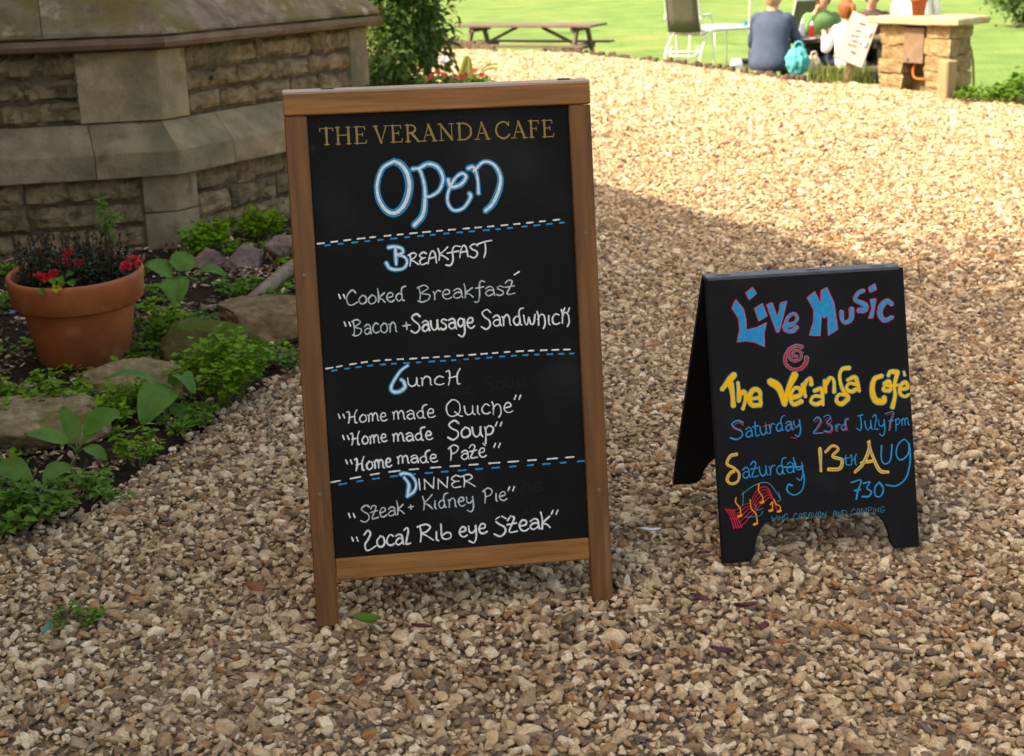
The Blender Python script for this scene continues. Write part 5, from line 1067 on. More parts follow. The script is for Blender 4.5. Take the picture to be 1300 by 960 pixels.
# ---------------------------------------------------------------- white garden table with parasol pole, folding chairs
def tube_part(t, name, pts, rr, m, n=7, sm=True): return MB().tube(pts, rr, n).build(name, m, t, sm)
tc_ = at(915, 33, 24.6); tz = tc_.z
tb = thing('garden_table', 'white square garden table on the lawn beside the folding chair', 'table', (tc_.x, tc_.y, tz - .70), .45)
MB().box((0, 0, .685), (.86, .86, .03), .008).build('table_top', mat['white_plastic'], tb); MB().box((0, 0, .655), (.78, .78, .03), .004).build('apron', mat['alu'], tb)
for sx in (-1, 1):
    for sy in (-1, 1): tube_part(tb, 'leg', [(sx * .36, sy * .36, .66), (sx * .39, sy * .39, 0)], .014, mat['alu'])
cp2 = at(946, 27, 24.4); o = MB().lathe([(.001, 0), (.04, 0), (.038, .07), (.034, .07), (.03, .01)], 16).build('cup', mat['blue_bit']); o.location = (cp2.x, cp2.y, tz + .001); tag(o, 'small blue cup on the white garden table', 'cup')
pp = at(951, 60, 25.4); ps = thing('parasol', 'thin parasol pole with folded cover behind the white garden table', 'parasol', (pp.x, pp.y, lz(pp.x, pp.y)))
tube_part(ps, 'pole', [(0, 0, 0), (0, 0, 2.5)], .019, mat['alu']); MB().lathe([(.001, 2.55), (.03, 2.5), (.07, 2.2), (.13, 1.55), (.11, 1.5), (.02, 1.5)], 16).build('folded_canopy', mat['white_cloth'], ps, True); MB().lathe([(.001, .06), (.24, .06), (.26, .0), (.001, 0)], 24).build('base', mat['dark_plastic'], ps, True)
def fold_chair(label, loc, rz, s=1.0):
    t = thing('folding_chair', label, 'chair', loc, rz, 'folding sling chairs on the lawn'); t.scale = (s, s, s); W = .25; A = mat['alu']
    # local: sitter faces +Y, back leans to -Y
    def sling(name, prof):
        mb = MB(); 
        for k, (y, z) in enumerate(prof):
            for i in range(5): x = -W + .012 + (2 * W - .024) * i / 4; mb.v.append((x, y, z - .012 * (1 - (i / 2 - 1) ** 2)))
        for k in range(len(prof) - 1):
            for i in range(4): a = k * 5 + i; mb.f.append((a, a + 1, a + 6, a + 5))
        o = mb.build(name, mat['sling'], t, True); md = o.modifiers.new('thick', 'SOLIDIFY'); md.thickness = .006
    sling('seat_sling', [(-.18, .40), (-.05, .385), (.1, .39), (.26, .42)]); bkp = [(-.20, .42), (-.27, .62), (-.35, .85), (-.40, 1.0), (-.44, 1.14)]; sling('back_sling', bkp)
    for sx in (-1, 1):
        x = sx * W
        tube_part(t, 'back_rail', [Vector((x, y, z)) for y, z in bkp], .012, A); tube_part(t, 'seat_rail', [(x, -.20, .40), (x, .28, .425)], .012, A)
        tube_part(t, 'front_leg', spl3([Vector((x + sx * .02, -.30, .62)), Vector((x + sx * .03, -.05, .645)), Vector((x + sx * .03, .20, .60)), Vector((x + sx * .03, .30, .35)), Vector((x + sx * .03, .34, 0))]), .013, A)
        tube_part(t, 'rear_leg', spl3([Vector((x + sx * .015, .22, .42)), Vector((x + sx * .015, .0, .33)), Vector((x + sx * .015, -.22, .18)), Vector((x + sx * .015, -.34, 0))]), .013, A)
        MB().box((x + sx * .03, -.06, .662), (.045, .34, .02), .006).build('armrest', mat['white_plastic'], t)
    for y, z in ((-.25, .15), (.28, .42), (-.385, .95)): tube_part(t, 'cross_bar', [(-W, y, z), (W, y, z)], .010, A)
    tube_part(t, 'foot_loop', spl3([Vector((-W * .8, -.18, .22)), Vector((-W * .75, -.30, .10)), Vector((0, -.32, .09)), Vector((W * .75, -.30, .10)), Vector((W * .8, -.18, .22))]), .010, A)
    return t
cc = at(874, 72, 22.6); fold_chair('taupe folding sling chair with white frame left of the garden table', (cc.x, cc.y, cc.z - .06), -.42, 1.05)
cc2 = at(1011, 40, 24.5); fold_chair('folding sling chair behind the blonde seated person', (cc2.x, cc2.y, lz(cc2.x, cc2.y)), .35, 1.15)
wb = at(935, 80, 19.2); o = MB().box((0, 0, .055), (.15, .10, .11), .02).build('white_box', mat['white_plastic']); o.location = (wb.x, wb.y, lz(wb.x, wb.y)); o.rotation_euler = (0, 0, .4); o.scale = (1, 1, max(1, (wb.z + .05 - lz(wb.x, wb.y)) / .11)); tag(o, 'white box standing on grass left of the blonde person', 'box')

# ---------------------------------------------------------------- stone pier
CZ = .68; PO = Vector((3.66, 14.75, 0)); pier = thing('stone_pier', 'golden stone pier with pale slab top standing at the gravel edge', 'pier', PO)
ef = Vector((.643, -.766, 0)); eb = Vector((.766, .643, 0)); LF, LB = .99, .52
print('pier', LF, LB)
RM = Matrix(((ef.x, eb.x, 0), (ef.y, eb.y, 0), (0, 0, 1)))
def pbox(name, u, v, z, du, dv, dz, m, parent=pier, jit=.012, seed=0, sub=True):
    r = random.Random(seed); bm = bmesh.new(); bmesh.ops.create_cube(bm, size=1); bmesh.ops.subdivide_edges(bm, edges=bm.edges[:], cuts=4, use_grid_fill=True)
    for w_ in bm.verts:
        p = Vector((w_.co.x * du, w_.co.y * dv, w_.co.z * dz)); cnt = sum(abs(abs(w_.co[k]) - .5) < 1e-4 for k in range(3))
        p *= (1 - .022 * max(cnt - 1, 0)); p += Vector((noise.noise(p * 9 + Vector((seed, 0, 0))), noise.noise(p * 9 + Vector((0, seed, 0))), noise.noise(p * 9 + Vector((0, 0, seed))))) * jit * .8 + Vector((noise.noise(p * 28 + Vector((seed, 3, 0))), noise.noise(p * 28 + Vector((3, seed, 0))), noise.noise(p * 28 + Vector((0, 3, seed))))) * jit * .6; w_.co = RM @ p
    me = bpy.data.meshes.new(name); bm.to_mesh(me); bm.free(); me.materials.append(m); o = link(name, me, parent); o.location = RM @ Vector((u, v, z)); return o
cap = pbox('cap_slab', LF / 2, LB / 2, CZ - .035, LF + .06, LB + .05, .07, mat['cap_stone'], jit=.012, seed=3)
PW = .28
for i, (u0, nm) in enumerate(((.08, 0), (LF - .10 - PW, 1))):
    z = -.12; k = 0; r = random.Random(31 + i)
    while z < CZ - .09:
        h = min(r.uniform(.12, .17), CZ - .072 - z); h = CZ - .072 - z if CZ - .072 - z - h < .06 else h; s = r.uniform(.94, 1.08)
        fr = r.uniform(.35, .65) if k % 2 else None
        for (v0, v1) in (((.07, .07 + (LB - .14) * fr), (.07 + (LB - .14) * fr, LB - .07)) if fr else ((.07, LB - .07),)):
            ou = r.uniform(-.014, .014); pbox('pier_stone', u0 + PW / 2 + ou, (v0 + v1) / 2 + r.uniform(-.012, .008), z + h / 2, PW * r.uniform(.92, 1.08), v1 - v0 - .004, h - .003, mat['quoin'], seed=10 * i + k + v0 * 7, jit=.020)
        z += h; k += 1
z = -.12
for k in range(3):
    pbox('back_stone', LF / 2 - .13, LB - .18, z + .115, .26, .16, .225, mat['quoin'], seed=60 + k, jit=.01); pbox('back_stone', LF / 2 + .13, LB - .18, z + .115, .25, .16, .225, mat['quoin'], seed=70 + k, jit=.01); z += .23
mbx = thing('meter_box', 'wooden meter box hung in the recess of the stone pier', 'box', PO + RM @ Vector((LF / 2 - .02, .16, .24)))
def pb2(name, d, p, m): o = MB().box((0, 0, 0), d, .006, RM).build(name, m, mbx); o.location = RM @ Vector(p); return o
pb2('case', (.22, .17, .33), (0, 0, .165), mat['box_wood']); pb2('lid', (.232, .02, .345), (0, -.096, .165), mat['box_wood']); pb2('latch', (.03, .012, .03), (-.06, -.113, .03), mat['steel'])
pz = lambda u, v, z: PO + RM @ Vector((u, v, z))
cable('cable', 'orange cable looping below the meter box', [pz(LF / 2 - .02, .12, .245), pz(LF / 2 - .04, .10, .16), pz(LF / 2 + .0, .08, .09), pz(LF / 2 + .10, .10, .08)], .011, mat['orange_cable'])
cable('hose', 'thin yellow-brown hose hanging at the right of the stone pier', [at(1222, 52, 14.6), at(1231, 58, 14.55), at(1235, 76, 14.5), at(1236, 96, 14.45), at(1236, 116, 14.4)], .013, mat['hose'], 'hose')
pk = pz(LF * .36, LB * .55, CZ + .002); fp = thing('flower_pot', 'small terracotta pot standing on the stone pier slab', 'flower pot', pk)
MB().lathe([(.001, 0), (.06, 0), (.075, .13), (.085, .13), (.09, .18), (.08, .18), (.07, .14), (.001, .14)], 28).build('pot_body', mat['terracotta'], fp, True)
lm = MB(); r = random.Random(8)
for k in range(120): d = rvec(r); d.z = abs(d.z); leaf_quad(lm, Vector((r.gauss(0, .04), r.gauss(0, .04), .15 + r.random() * .12)), d, rvec(r), .07, .035)
lm.build('leaves', mat['lf_weed'], fp)
pb_ = G(1201, 124); wp = thing('wooden_post', 'short grey wooden post leaning in front of the stone pier', 'post', pb_); 
mb = MB().box((0, 0, .12), (.125, .125, .44), .012, Matrix.Rotation(.5, 3, 'Z')); mb.build('post', mat['post'], wp)
o = MB().box((0, 0, .02), (.10, .10, .06), .01, Matrix.Rotation(.9, 3, 'Z')).build('stone_block', mat['rock_brown']); o.location = G(1216, 123); tag(o, 'small brown stone beside the short wooden post', 'rock')
# ---------------------------------------------------------------- tilted notice on a stake
sy = 15.1; s0, s1_ = at(1070, 103, sy), at(1086, 66, sy + .05); sg = thing('stake_sign', 'pale notice board tilted on a wooden stake beside the stone pier', 'sign', (s0.x, s0.y, 0))
cor = [at(*a) - Vector((s0.x, s0.y, 0)) for a in ((1083, 13, sy + .12), (1116, 28, sy), (1094, 87, sy - .10), (1058, 72, sy + .02))]
nn = (cor[1] - cor[0]).cross(cor[3] - cor[0]).normalized(); nn = nn if nn.y < 0 else -nn
mb = MB(); mb.add(cor + [v - nn * .03 for v in cor], [(0, 1, 2, 3), (7, 6, 5, 4)] + [(i, 4 + i, 4 + (i + 1) % 4, (i + 1) % 4) for i in range(4)]); fixnormals(mb.build('back_board', mat['post'], sg))
fc = [v.lerp((cor[0] + cor[2]) / 2, .03) + nn * .004 for v in cor]; mb = MB(); mb.add(fc + [v - nn * .0035 for v in fc], [(0, 1, 2, 3), (7, 6, 5, 4)] + [(i, 4 + i, 4 + (i + 1) % 4, (i + 1) % 4) for i in range(4)]); face = fixnormals(mb.build('notice_face', mat['sign_board'], sg))
a, b = s0 - Vector((s0.x, s0.y, .25)), (cor[0] + cor[1]) / 2 * .25 + (cor[2] + cor[3]) / 2 * .75 - nn * .055; d = b - a
MB().box((a + b) / 2, (.085, .03, d.length), .004, Vector((0, 0, 1)).rotation_difference(d).to_matrix()).build('stake', mat['post'], sg)
eu_, ev_ = fc[1] - fc[0], fc[3] - fc[0]
def mark(u0, v0, u1, v1, seed, m='grey_mark', wd=.008, amp=.02):
    r = random.Random(seed); n = 14; mb = MB(); P = []
    for k in range(n): t = k / (n - 1); P.append(fc[0] + eu_ * (u0 + (u1 - u0) * t) + ev_ * (v0 + (v1 - v0) * t + amp * math.sin(k * 2.2 + seed) + r.gauss(0, amp * .4)) + nn * .002)
    mb.tube(P, wd * .5, 5); mb.build('handwriting', mat[m], face)
for k, (u0, v0, u1, v1) in enumerate(((.36, .18, .62, .16), (.36, .34, .66, .31), (.28, .46, .62, .44), (.36, .56, .66, .52), (.28, .66, .60, .64), (.5, .78, .68, .76))): mark(u0, v0, u1, v1, k)
mark(.62, .27, .92, .30, 9, 'white_plastic', .03, .06); mark(.62, .50, .92, .50, 10, 'white_plastic', .03, .06)
o = MB().box((0, 0, .0), (.34, .22, .10), .01, Matrix.Rotation(-.2, 3, 'Z')).build('doorstep_block', mat['dark_plastic']); bp_ = G(1098, 98); o.location = (bp_.x + .1, bp_.y + .5, -.02); o.name = 'black_crate'; tag(o, 'low black crate on grass between the notice and pier', 'crate')

# ---------------------------------------------------------------- shrubs
def shrub(name, label, base, ell, n, L, W, m, seed, stems=7, fn=None, group=None):
    """leaf shrub: leaves through an uneven ellipsoid volume, on real stems"""
    r = random.Random(seed); t = thing(name, label, 'shrub', base, 0, group); lm, sm = MB(), MB(); c = Vector((0, 0, ell[2]))
    tips = []
    for k in range(stems * 5):
        d = rvec(r); d.z = d.z * .9 + .1; q = Vector((d.x * ell[0], d.y * ell[1], d.z * ell[2])) * r.uniform(.55, 1.0) * (1 + .25 * noise.noise(d * 2 + Vector((seed, 0, 0)))) + c; tips.append(q)
        if k < stems * 2: b = Vector((d.x * .08, d.y * .08, -.05)); sm.tube([b, b.lerp(q, .5) + Vector((0, 0, .12 * ell[2])), q], [.010, .006, .003], 5)
    k = 0
    while k < n:
        q = r.choice(tips); p = q + Vector((r.gauss(0, ell[0] * .22), r.gauss(0, ell[1] * .22), r.gauss(0, ell[2] * .14)))
        if p.z < .0: continue
        d = (p - c).normalized() * .7 + rvec(r) * .7 + Vector((0, 0, -.15)); leaf_quad(lm, p, d, (Vector((0, 0, 1)) + rvec(r) * .7).normalized(), L * r.uniform(.6, 1.2), W * r.uniform(.7, 1.15)); k += 1
    lm.build('crown', m, t); sm.build('stems', mat['stem_brown'], t); return t
bb = at(510, 130, 11.2); shrub('leafy_shrub', 'dark green leafy shrub growing behind the corner of the stone bay', (bb.x - .12, 11.2, -.02), (.40, .6, .80), 5200, .095, .046, mat['lf_bush'], 4, 9)
bb = at(545, 130, 12.6); shrub('leafy_shrub', 'thin sunlit part right of the dark shrub, sun put into its yellow-green leaf colour', (bb.x - .30, 12.4, -.02), (.42, .4, .92), 900, .085, .032, mat['lime_leaf'], 6, 7)  # sunlit side of the bush, sunlight put into the lime leaf colour
bb = at(1300, 30, 33); shrub('garden_shrub', 'dark rounded shrub on the lawn at the upper right picture edge', (bb.x + .15, 33, -.66), (.85, .85, .85), 3600, .13, .06, mat['lf_bush'], 7, 9)
bb = at(1300, 112, 12.9); clump('border_plant', 'pale leafy border plant at the right picture edge', (bb.x + .05, 12.95, -.02), .28, .32, 340, .06, mat['lf_weed'], 31, None, nst=24)
bb = G(1250, 128); clump('border_plant', 'low green plant on grass right of the wooden post', (bb.x, bb.y + .15, -.03), .34, .16, 420, .045, mat['lf_weed'], 32, None, nst=26, lobed=0)
def grass_clump(label, base, rad, h, n, seed):
    r = random.Random(seed); t = thing('grass_clump', label, 'grass', base); mb = MB()
    for _ in range(n):
        a = r.uniform(0, 6.28); b = Vector((r.gauss(0, rad * .5), r.gauss(0, rad * .5), -.02)); hh_ = h * r.uniform(.5, 1.1); d = Vector((math.cos(a), math.sin(a), 0)); s_ = Vector((-d.y, d.x, 0)) * .005; m_ = b + d * hh_ * .2 + Vector((0, 0, hh_ * .7)); e_ = b + d * hh_ * .6 + Vector((0, 0, hh_))
        mb.add([b - s_, b + s_, m_ + s_ * .8, m_ - s_ * .8, e_], [(0, 1, 2, 3), (3, 2, 4)])
    mb.build('blades', mat['grass'], t)
bb = G(1056, 104); grass_clump('bright grass tuft at the foot of the tilted notice', (bb.x, bb.y + .05, -.03), .2, .26, 150, 33)
bb = G(1092, 102); grass_clump('grass tuft between the tilted notice and the stone pier', (bb.x, bb.y + .1, -.03), .2, .22, 150, 34)
# tub of begonias just behind the menu board
fc_ = at(576, 96, 9.6); tbp = thing('flower_tub', 'tub of coral flowers and fern behind the top of the menu board', 'flower tub', (fc_.x, fc_.y, 0)); hh = fc_.z
MB().lathe([(.001, -.02), (.15, -.02), (.20, hh - .16), (.215, hh - .16), (.215, hh - .12), (.19, hh - .12), (.18, hh - .16), (.001, hh - .16)], 32).build('tub', mat['terracotta'], tbp, True)
lm = MB(); r = random.Random(12); FO = Vector((fc_.x, fc_.y, 0))
for k in range(260): a = r.uniform(0, 6.28); qq = math.sqrt(r.random()) * .24; d = rvec(r); d.z = abs(d.z) * .5; leaf_quad(lm, Vector((math.cos(a) * qq, math.sin(a) * qq, hh - .14 + r.random() * .12)), d, (Vector((0, 0, 1)) + rvec(r) * .5).normalized(), .06, .04)
lm.build('leaves', mat['lf_weed'], tbp)
for k, (x, y) in enumerate(((548, 97), (556, 92), (565, 96), (586, 98), (578, 100), (603, 90), (612, 96), (544, 100), (592, 96))): flower(tbp, at(x, y, 9.45) - FO, .021, mat['pink_petal'], 200 + k, Vector((0, -1, .6)))
flower(tbp, at(565, 76, 9.7) - FO, .032, mat['white_petal'], 300, Vector((0, -1, .4))); flower(tbp, at(561, 75, 9.7) - FO, .026, mat['white_petal'], 301, Vector((-.4, -1, .4)))
fm = MB(); b0, b1_ = at(592, 104, 9.6) - FO, at(593, 72, 9.6) - FO
for k in range(26):
    t = k / 25; p = b0.lerp(b1_, t); s = (.055 * (1 - t) ** .6 + .012)
    for sd in (-1, 1): leaf_quad(fm, p, Vector((sd, -.2, .35)), Vector((0, -1, .3)), s, .012)
b2_ = at(604, 100, 9.6) - FO; b3_ = at(630, 84, 9.55) - FO
for k in range(14): t = k / 13; p = b2_.lerp(b3_, t) + Vector((0, 0, .03 * math.sin(PI * t))); [leaf_quad(fm, p, Vector((sd * .3 + .4, -.2, sd)), Vector((0, -1, .3)), .026, .010) for sd in (-1, 1)]
fm.build('fern_fronds', mat['lime_leaf'], tbp)
st = MB(); st.tube([b0, b1_], .003, 5); st.tube([at(560, 104, 9.65) - FO, at(565, 78, 9.7) - FO], .003, 5); st.build('stalks', mat['stem_green'], tbp)

# ---------------------------------------------------------------- people at the picnic table
def skin_mesh(name, J, bones, m, parent, sub=2):
    """continuous surface grown round a skeleton: J = {joint: (pos, rx, ry)}"""
    me = bpy.data.meshes.new(name); ks = list(J); me.from_pydata([J[k][0] for k in ks], [(ks.index(a), ks.index(b)) for a, b in bones], []); o = bpy.data.objects.new(name, me); COL.objects.link(o)
    md = o.modifiers.new('skin', 'SKIN'); md.use_smooth_shade = True
    sv = me.skin_vertices[0].data
    for i, k in enumerate(ks): sv[i].radius = J[k][1:3]; sv[i].use_root = (i == 0)
    o.modifiers.new('sub', 'SUBSURF').levels = sub; o.modifiers['sub'].render_levels = sub
    dg = bpy.context.evaluated_depsgraph_get(); ev = o.evaluated_get(dg); m2 = bpy.data.meshes.new_from_object(ev); m2.name = name
    bpy.data.objects.remove(o); m2.materials.clear(); m2.materials.append(m); m2.polygons.foreach_set('use_smooth', [True] * len(m2.polygons)); return link(name, m2, parent)
def ellips(c, s, n=3, nzs=.0, seed=0):
    bm = bmesh.new(); bmesh.ops.create_icosphere(bm, subdivisions=n, radius=1)
    V = [(c[0] + v.co.x * s[0] * (1 + nzs * noise.noise(v.co * 3 + Vector((seed, 0, 0)))), c[1] + v.co.y * s[1] * (1 + nzs * noise.noise(v.co * 3 + Vector((0, seed, 0)))), c[2] + v.co.z * s[2] * (1 + nzs * noise.noise(v.co * 3))) for v in bm.verts]; F = [tuple(x.index for x in f.verts) for f in bm.faces]; bm.free(); return V, F
def person(label, seat, rz, s, top, leg, hair, lean=.12, hair_long=0, elbows=(.30, .30), hands=((-.14, .46, .30), (.14, .46, .30)), pony=False, stand=False):
    """seated figure, origin at the seat, facing +Y; s scales the body"""
    t = thing('person', label, 'person', seat, rz); t.scale = (s, s, s); L = lean
    J = {'pel': ((0, 0, .09), .150, .115), 'waist': ((0, L * .5, .26), .130, .100), 'chest': ((0, L, .43), .125, .095), 'neckb': ((0, L * 1.15, .54), .058, .058), 'neck': ((0, L * 1.25, .60), .052, .055), 'jaw': ((0, L * 1.4 + .015, .66), .062, .075), 'head': ((0, L * 1.4, .735), .078, .095), 'crown': ((0, L * 1.4 - .01, .80), .055, .065)}
    B = [('pel', 'waist'), ('waist', 'chest'), ('chest', 'neckb'), ('neckb', 'neck'), ('neck', 'jaw'), ('jaw', 'head'), ('head', 'crown')]
    for k, sx in (('l', -1), ('r', 1)):
        hd_ = hands[0 if sx < 0 else 1]; el_ = Vector((sx * .245, (L + hd_[1]) * .42, .22)); hv = Vector(hd_); w_ = el_.lerp(hv, .86)
        J.update({'sh' + k: ((sx * .160, L, .485), .044, .044), 'el' + k: (tuple(el_), .044, .044), 'fa' + k: (tuple(el_.lerp(hv, .4)), .040, .040), 'wr' + k: (tuple(w_), .026, .022), 'pa' + k: (tuple(el_.lerp(hv, 1.0)), .036, .018),
                  'hip' + k: ((sx * .09, .07, .07), .080, .080), 'kn' + k: ((sx * .12, .46, .075), .062, .062), 'ca' + k: ((sx * .12, .47, -.12), .055, .058), 'an' + k: ((sx * .12, .44, -.37), .036, .040), 'toe' + k: ((sx * .13, .58, -.41), .036, .024)})
        B += [('chest', 'sh' + k), ('sh' + k, 'el' + k), ('el' + k, 'fa' + k), ('fa' + k, 'wr' + k), ('wr' + k, 'pa' + k), ('pel', 'hip' + k), ('hip' + k, 'kn' + k), ('kn' + k, 'ca' + k), ('ca' + k, 'an' + k), ('an' + k, 'toe' + k)]
        pv = el_.lerp(hv, 1.0); fd = (hv - el_).normalized(); sd = Vector((1, 0, 0)); sd = (sd - fd * sd.dot(fd)).normalized()
        for q_, (off, ln) in enumerate(((-.026, .062), (-.009, .074), (.009, .070), (.026, .055))):
            a_ = pv + sd * off + fd * .02; J['f%s%da' % (k, q_)] = (tuple(a_ + fd * ln * .5 + Vector((0, 0, -.004))), .0095, .009); J['f%s%db' % (k, q_)] = (tuple(a_ + fd * ln - Vector((0, 0, .016))), .008, .008); B += [('pa' + k, 'f%s%da' % (k, q_)), ('f%s%da' % (k, q_), 'f%s%db' % (k, q_))]
        tb_ = pv - sd * sx * .036 - fd * .02; J['t' + k] = (tuple(tb_ - sd * sx * .012 + fd * .035), .010, .010); B.append(('wr' + k, 't' + k))
    if stand:
        for k, sx in (('l', -1), ('r', 1)):
            J.update({'hip' + k: ((sx * .09, .0, .02), .085, .085), 'kn' + k: ((sx * .10, .02, -.36), .062, .062), 'ca' + k: ((sx * .10, .0, -.52), .055, .058), 'an' + k: ((sx * .10, -.01, -.80), .038, .040), 'toe' + k: ((sx * .12, .13, -.84), .036, .024)})
    body = skin_mesh('body', J, B, mat['skin'], t)
    hc = Vector((0, L * 1.4 + .012, .735))
    def fx(name, c, sz, m): V, F = ellips(hc + Vector(c), sz, 2); MB().add(V, F).build(name, m, t, True)
    for sx in (-1, 1): fx('eye', (sx * .032, .082, .005), (.012, .010, .008), mat['eye']); fx('ear', (sx * .080, -.005, -.01), (.012, .02, .03), mat['skin'])
    fx('nose', (0, .100, -.022), (.013, .018, .020), mat['skin']); fx('mouth', (0, .088, -.058), (.024, .008, .007), mat['lips'])
    # clothes: lofted torso with sleeves
    tm = MB(); nn_ = 28; secs = [(-.015, .190, .150, -.02), (.0, .208, .168, -.02), (.07, .212, .172, -.015), (.16, .200, .158, L * .3 - .01), (.27, .188, .142, L * .55), (.36, .196, .142, L * .8), (.44, .204, .138, L), (.495, .190, .115, L * 1.08), (.53, .150, .092, L * 1.12), (.556, .098, .076, L * 1.16), (.572, .068, .064, L * 1.2)]
    for z_, rx, ry, yo in secs:
        for k in range(nn_):
            a_ = 2 * PI * k / nn_; wv = 1 + .018 * noise.noise(Vector((math.cos(a_) * 2.5, math.sin(a_) * 2.5, z_ * 14))); tm.v.append((rx * math.cos(a_) * wv, yo + ry * math.sin(a_) * wv, z_))
    for i in range(len(secs) - 1):
        for k in range(nn_): k2 = (k + 1) % nn_; tm.f.append((i * nn_ + k, i * nn_ + k2, (i + 1) * nn_ + k2, (i + 1) * nn_ + k))
    for k in 'lr':
        sh, el_, fa, wr = (Vector(J[q_ + k][0]) for q_ in ('sh', 'el', 'fa', 'wr')); cu = fa.lerp(wr, .85); pth = spl3([sh + Vector((-sh.x * .22, 0, .0)), sh, sh.lerp(el_, .5), el_, fa, cu], 4)
        tm.tube(pth, [.058 + .012 * math.sin(min(1, i / 6) * PI * .5) - .0013 * i + .002 * math.sin(i * 2.1) for i in range(len(pth))], 14)
    tm.build('top', mat[top], t, True)
    D = {k: (v[0], v[1] + .012, v[2] + .012) for k, v in J.items() if k == 'pel' or k[:2] in ('hi', 'kn', 'ca', 'an')}; D['pel'] = ((0, .02, .05), .130, .105); skin_mesh('trousers', D, [b for b in B if b[0] in D and b[1] in D], mat[leg], t)
    for k in 'lr': p = Vector(J['an' + k][0]); V, F = ellips(p + Vector((0, .06, -.035)), (.05, .13, .045), 2); MB().add(V, F).build('shoe', mat['dark_plastic'], t, True)
    # hair: shell over the back and top of the head
    bm = bmesh.new(); bmesh.ops.create_icosphere(bm, subdivisions=4, radius=1); keepv = []
    for v in bm.verts:
        d = v.co.copy(); st_ = 1 + .06 * noise.noise(Vector((d.x * 7, d.y * 7, d.z * 1.5))); z = d.z
        x, y = d.x * .100 * st_, d.y * .122 * st_ - .018; zz = z * .128 + .02
        if z < 0 and d.y < .45: zz -= hair_long * (-z) * (1 if d.y < .2 else .5)
        v.co = hc + Vector((x, y, zz))
    bmesh.ops.delete(bm, geom=[f for f in bm.faces if (lambda c: c.y > hc.y + .045 and c.z < hc.z + .055)(f.calc_center_median())], context='FACES')
    bmesh.ops.solidify(bm, geom=bm.faces[:], thickness=.008)
    me = bpy.data.meshes.new('hair'); bm.to_mesh(me); bm.free(); me.polygons.foreach_set('use_smooth', [True] * len(me.polygons)); me.materials.append(mat[hair]); link('hair', me, t)
    if pony: MB().tube(spl3([hc + Vector((0, -.10, .06)), hc + Vector((0, -.17, .05)), hc + Vector((0, -.20, -.04)), hc + Vector((0, -.17, -.14))]), [.02, .03, .034, .036, .037, .037, .037, .036, .034, .032, .030, .028, .025, .022, .018, .013, .008, .006, .003], 10).build('ponytail', mat[hair], t, True)
    return t
SZ = g2 + .448                                            # top of the bench planks
def on_bench(u, side):                                    # point on a bench of the second picnic table
    d = Vector((math.cos(TR), math.sin(TR), 0)); n_ = Vector((-d.y, d.x, 0)); p = Vector((c2.x, c2.y, SZ)) + d * u + n_ * side * (.74 / 2 + .22); return p
w_ = on_bench(-.70, -1); person('person in blue-grey sweater with blonde hair seated with back turned', w_, TR - .30, 1.10, 'navy', 'green_cloth', 'hair_blonde', lean=.07, hair_long=.035)
w_ = on_bench(-.12, 1); person('person in sage green top sitting across the table facing us', w_, TR + PI + .15, 1.0, 'sage', 'denim', 'hair_brown', lean=.20, hair_long=.02, hands=((-.10, .40, .34), (.06, .30, .62)))
w_ = on_bench(.19, -1); person('child with auburn hair in white top and dark dungarees at the table', w_, TR + .5, .84, 'white_cloth', 'denim', 'hair_red', lean=.10, hair_long=.03, pony=True, hands=((-.16, .40, .42), (.10, .40, .42)))
w_ = on_bench(.50, 1); person('person in dark brown top half hidden behind the tilted notice', w_, TR + PI - .05, 1.0, 'brown_cloth', 'denim', 'hair_brown', lean=.14)
w_ = at(1162, 20, 18.4); person('person in white top standing behind the small pot on the pier', (w_.x, w_.y, lz(w_.x, w_.y) + .885), -.3, 1.0, 'white_cloth', 'denim', 'hair_brown', lean=.03, hands=((-.26, .12, -.06), (.26, .12, -.06)), stand=True)
# dungaree bib of the child is part of its trousers; things on the table
TZ = c2.z + .0145
def on_table(x, y, Y): p = at(x, y, Y); return Vector((p.x, p.y, TZ))
mat['pale_blue'] = S('pale_blue_plastic', (.45, .52, .62), rough=.4, var=.05)
def bottle(label, x, Y, body, capm, h=.19):
    p = on_table(x, 46, Y); t = thing('sauce_bottle', label, 'bottle', p); MB().lathe([(.001, 0), (.030, 0), (.032, .01), (.032, h * .68), (.020, h * .82), (.019, h * .84), (.001, h * .84)], 20).build('bottle_body', mat[body], t, True)
    MB().lathe([(.022, h * .845), (.023, h * .93), (.010, h * .96), (.005, h * 1.12), (.001, h * 1.12)], 20).build('cap', mat[capm], t, True)
bottle('red sauce bottle with white cap on the picnic table', 1030, 16.86, 'ketchup', 'white_plastic', .18); bottle('pale blue sauce bottle on the picnic table', 1018, 16.9, 'pale_blue', 'white_plastic', .20)
def plate(label, x, Y, R=.12):
    p = on_table(x, 48, Y); t = thing('plate', label, 'plate', p); MB().lathe([(.001, .004), (R * .6, .004), (R, .018), (R * .98, .022), (R * .6, .010), (.001, .010)], 32).build('dish', mat['white_plastic'], t, True)
    V, F = ellips((0, 0, .025), (R * .45, R * .4, .022), 2, .3, 3); MB().add(V, F).build('food', mat['quoin'], t, True)
plate('white plate on the table between blonde person and child', 1022, 16.72); plate('white plate on the table in front of the child', 1040, 16.85); plate('white plate before the green-topped person', 1008, 17.2)
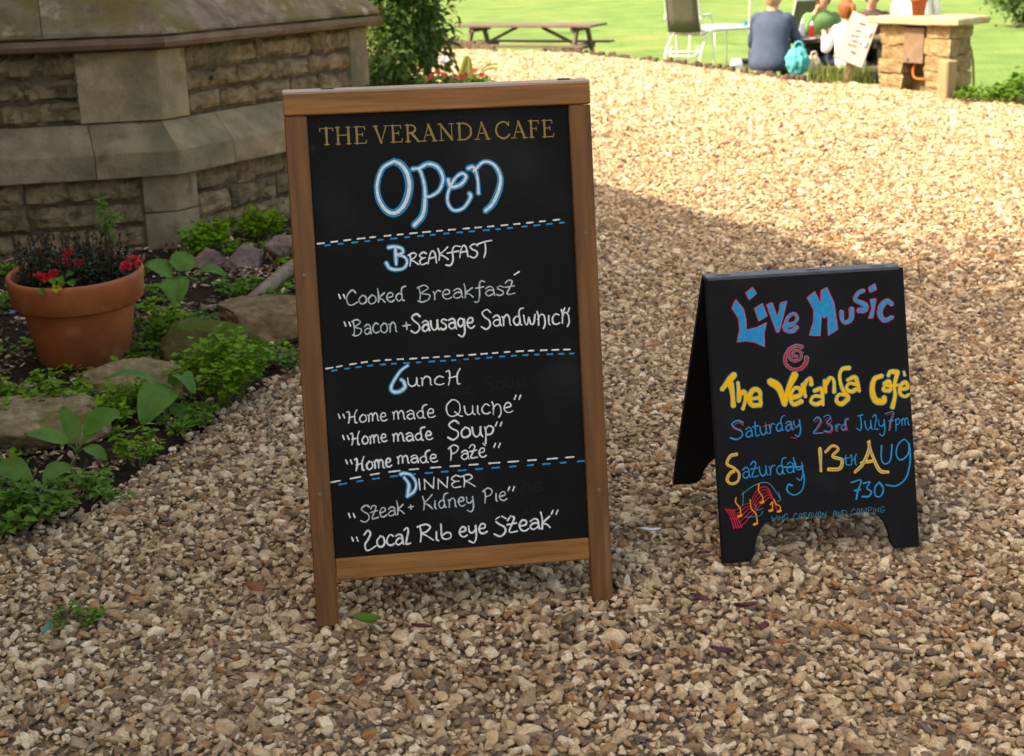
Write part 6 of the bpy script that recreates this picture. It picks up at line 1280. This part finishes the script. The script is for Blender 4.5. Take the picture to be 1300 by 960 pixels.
def bag(name, label, x, y, Y, sz, m, seed, cat='bag', zb=None):
    p = at(x, y, Y); t = thing(name, label, cat, (p.x, p.y, p.z)); V, F = ellips((0, 0, sz[2]), sz, 4, .28, seed); V = [(v[0], v[1], max(0, v[2]) + .0) for v in V]; mb = MB().add(V, F); 
    mb.v = [tuple(Vector(v) * (1 + .06 * math.sin(math.atan2(v[1], v[0]) * 9 + v[2] * 8))) for v in mb.v]; mb.build('bag_body', m, t, True)
    tube_part(t, 'strap', spl3([Vector((-sz[0] * .4, 0, sz[2] * 1.8)), Vector((-sz[0] * .2, 0, sz[2] * 2.4)), Vector((sz[0] * .3, 0, sz[2] * 2.4)), Vector((sz[0] * .5, 0, sz[2] * 1.7))]), .012, m); return t
bag('cloth_bag', 'turquoise cloth bag slumped beside the blonde person', 1012, 97, 16.05, (.13, .11, .15), mat['teal_cloth'], 4)
bag('canvas_bag', 'small beige bag between the turquoise bag and child', 1032, 95, 16.15, (.08, .08, .10), mat['beige'], 6)

# ---------------------------------------------------------------- unseen foliage added above and left of the picture to dapple the shade edge
tr_ = thing('shade_tree', 'leafy crown on a trunk, added out of view to dapple the shade edge on the forecourt', 'shade_tree', (-3.5, 4.5, 0)); r = random.Random(77)
trunk = MB(); trunk.tube(spl3([Vector((0, 0, -.1)), Vector((.05, .05, 1.5)), Vector((.1, .0, 3.2)), Vector((.3, .1, 4.6))]), [.15 - .004 * k for k in range(19)], 10); tips = []
for k in range(46):
    f = r.random(); c_ = Vector((.2 + 1.1 * f, .75 - 1.6 * f, 5.0 + .5 * f)); d = rvec(r); q_ = c_ + Vector((d.x * .75, d.y * .8, d.z * .75)) * r.uniform(.4, 1.7); tips.append(q_)
    if k < 26: b_ = Vector((.1, .0, 3.0 + .06 * k)); trunk.tube(spl3([b_, b_.lerp(q_, .5) + Vector((0, 0, .15)), q_], 4), [.05, .046, .042, .038, .032, .026, .02, .014, .008], 6)
lm = MB()
for k in range(3800):
    q_ = r.choice(tips) + Vector((r.gauss(0, .2), r.gauss(0, .2), r.gauss(0, .17))); leaf_quad(lm, q_, rvec(r), rvec(r), r.uniform(.07, .12), r.uniform(.04, .06))
trunk.build('trunk', mat['stem_brown'], tr_, True); lm.build('crown', mat['lf_bush'], tr_)
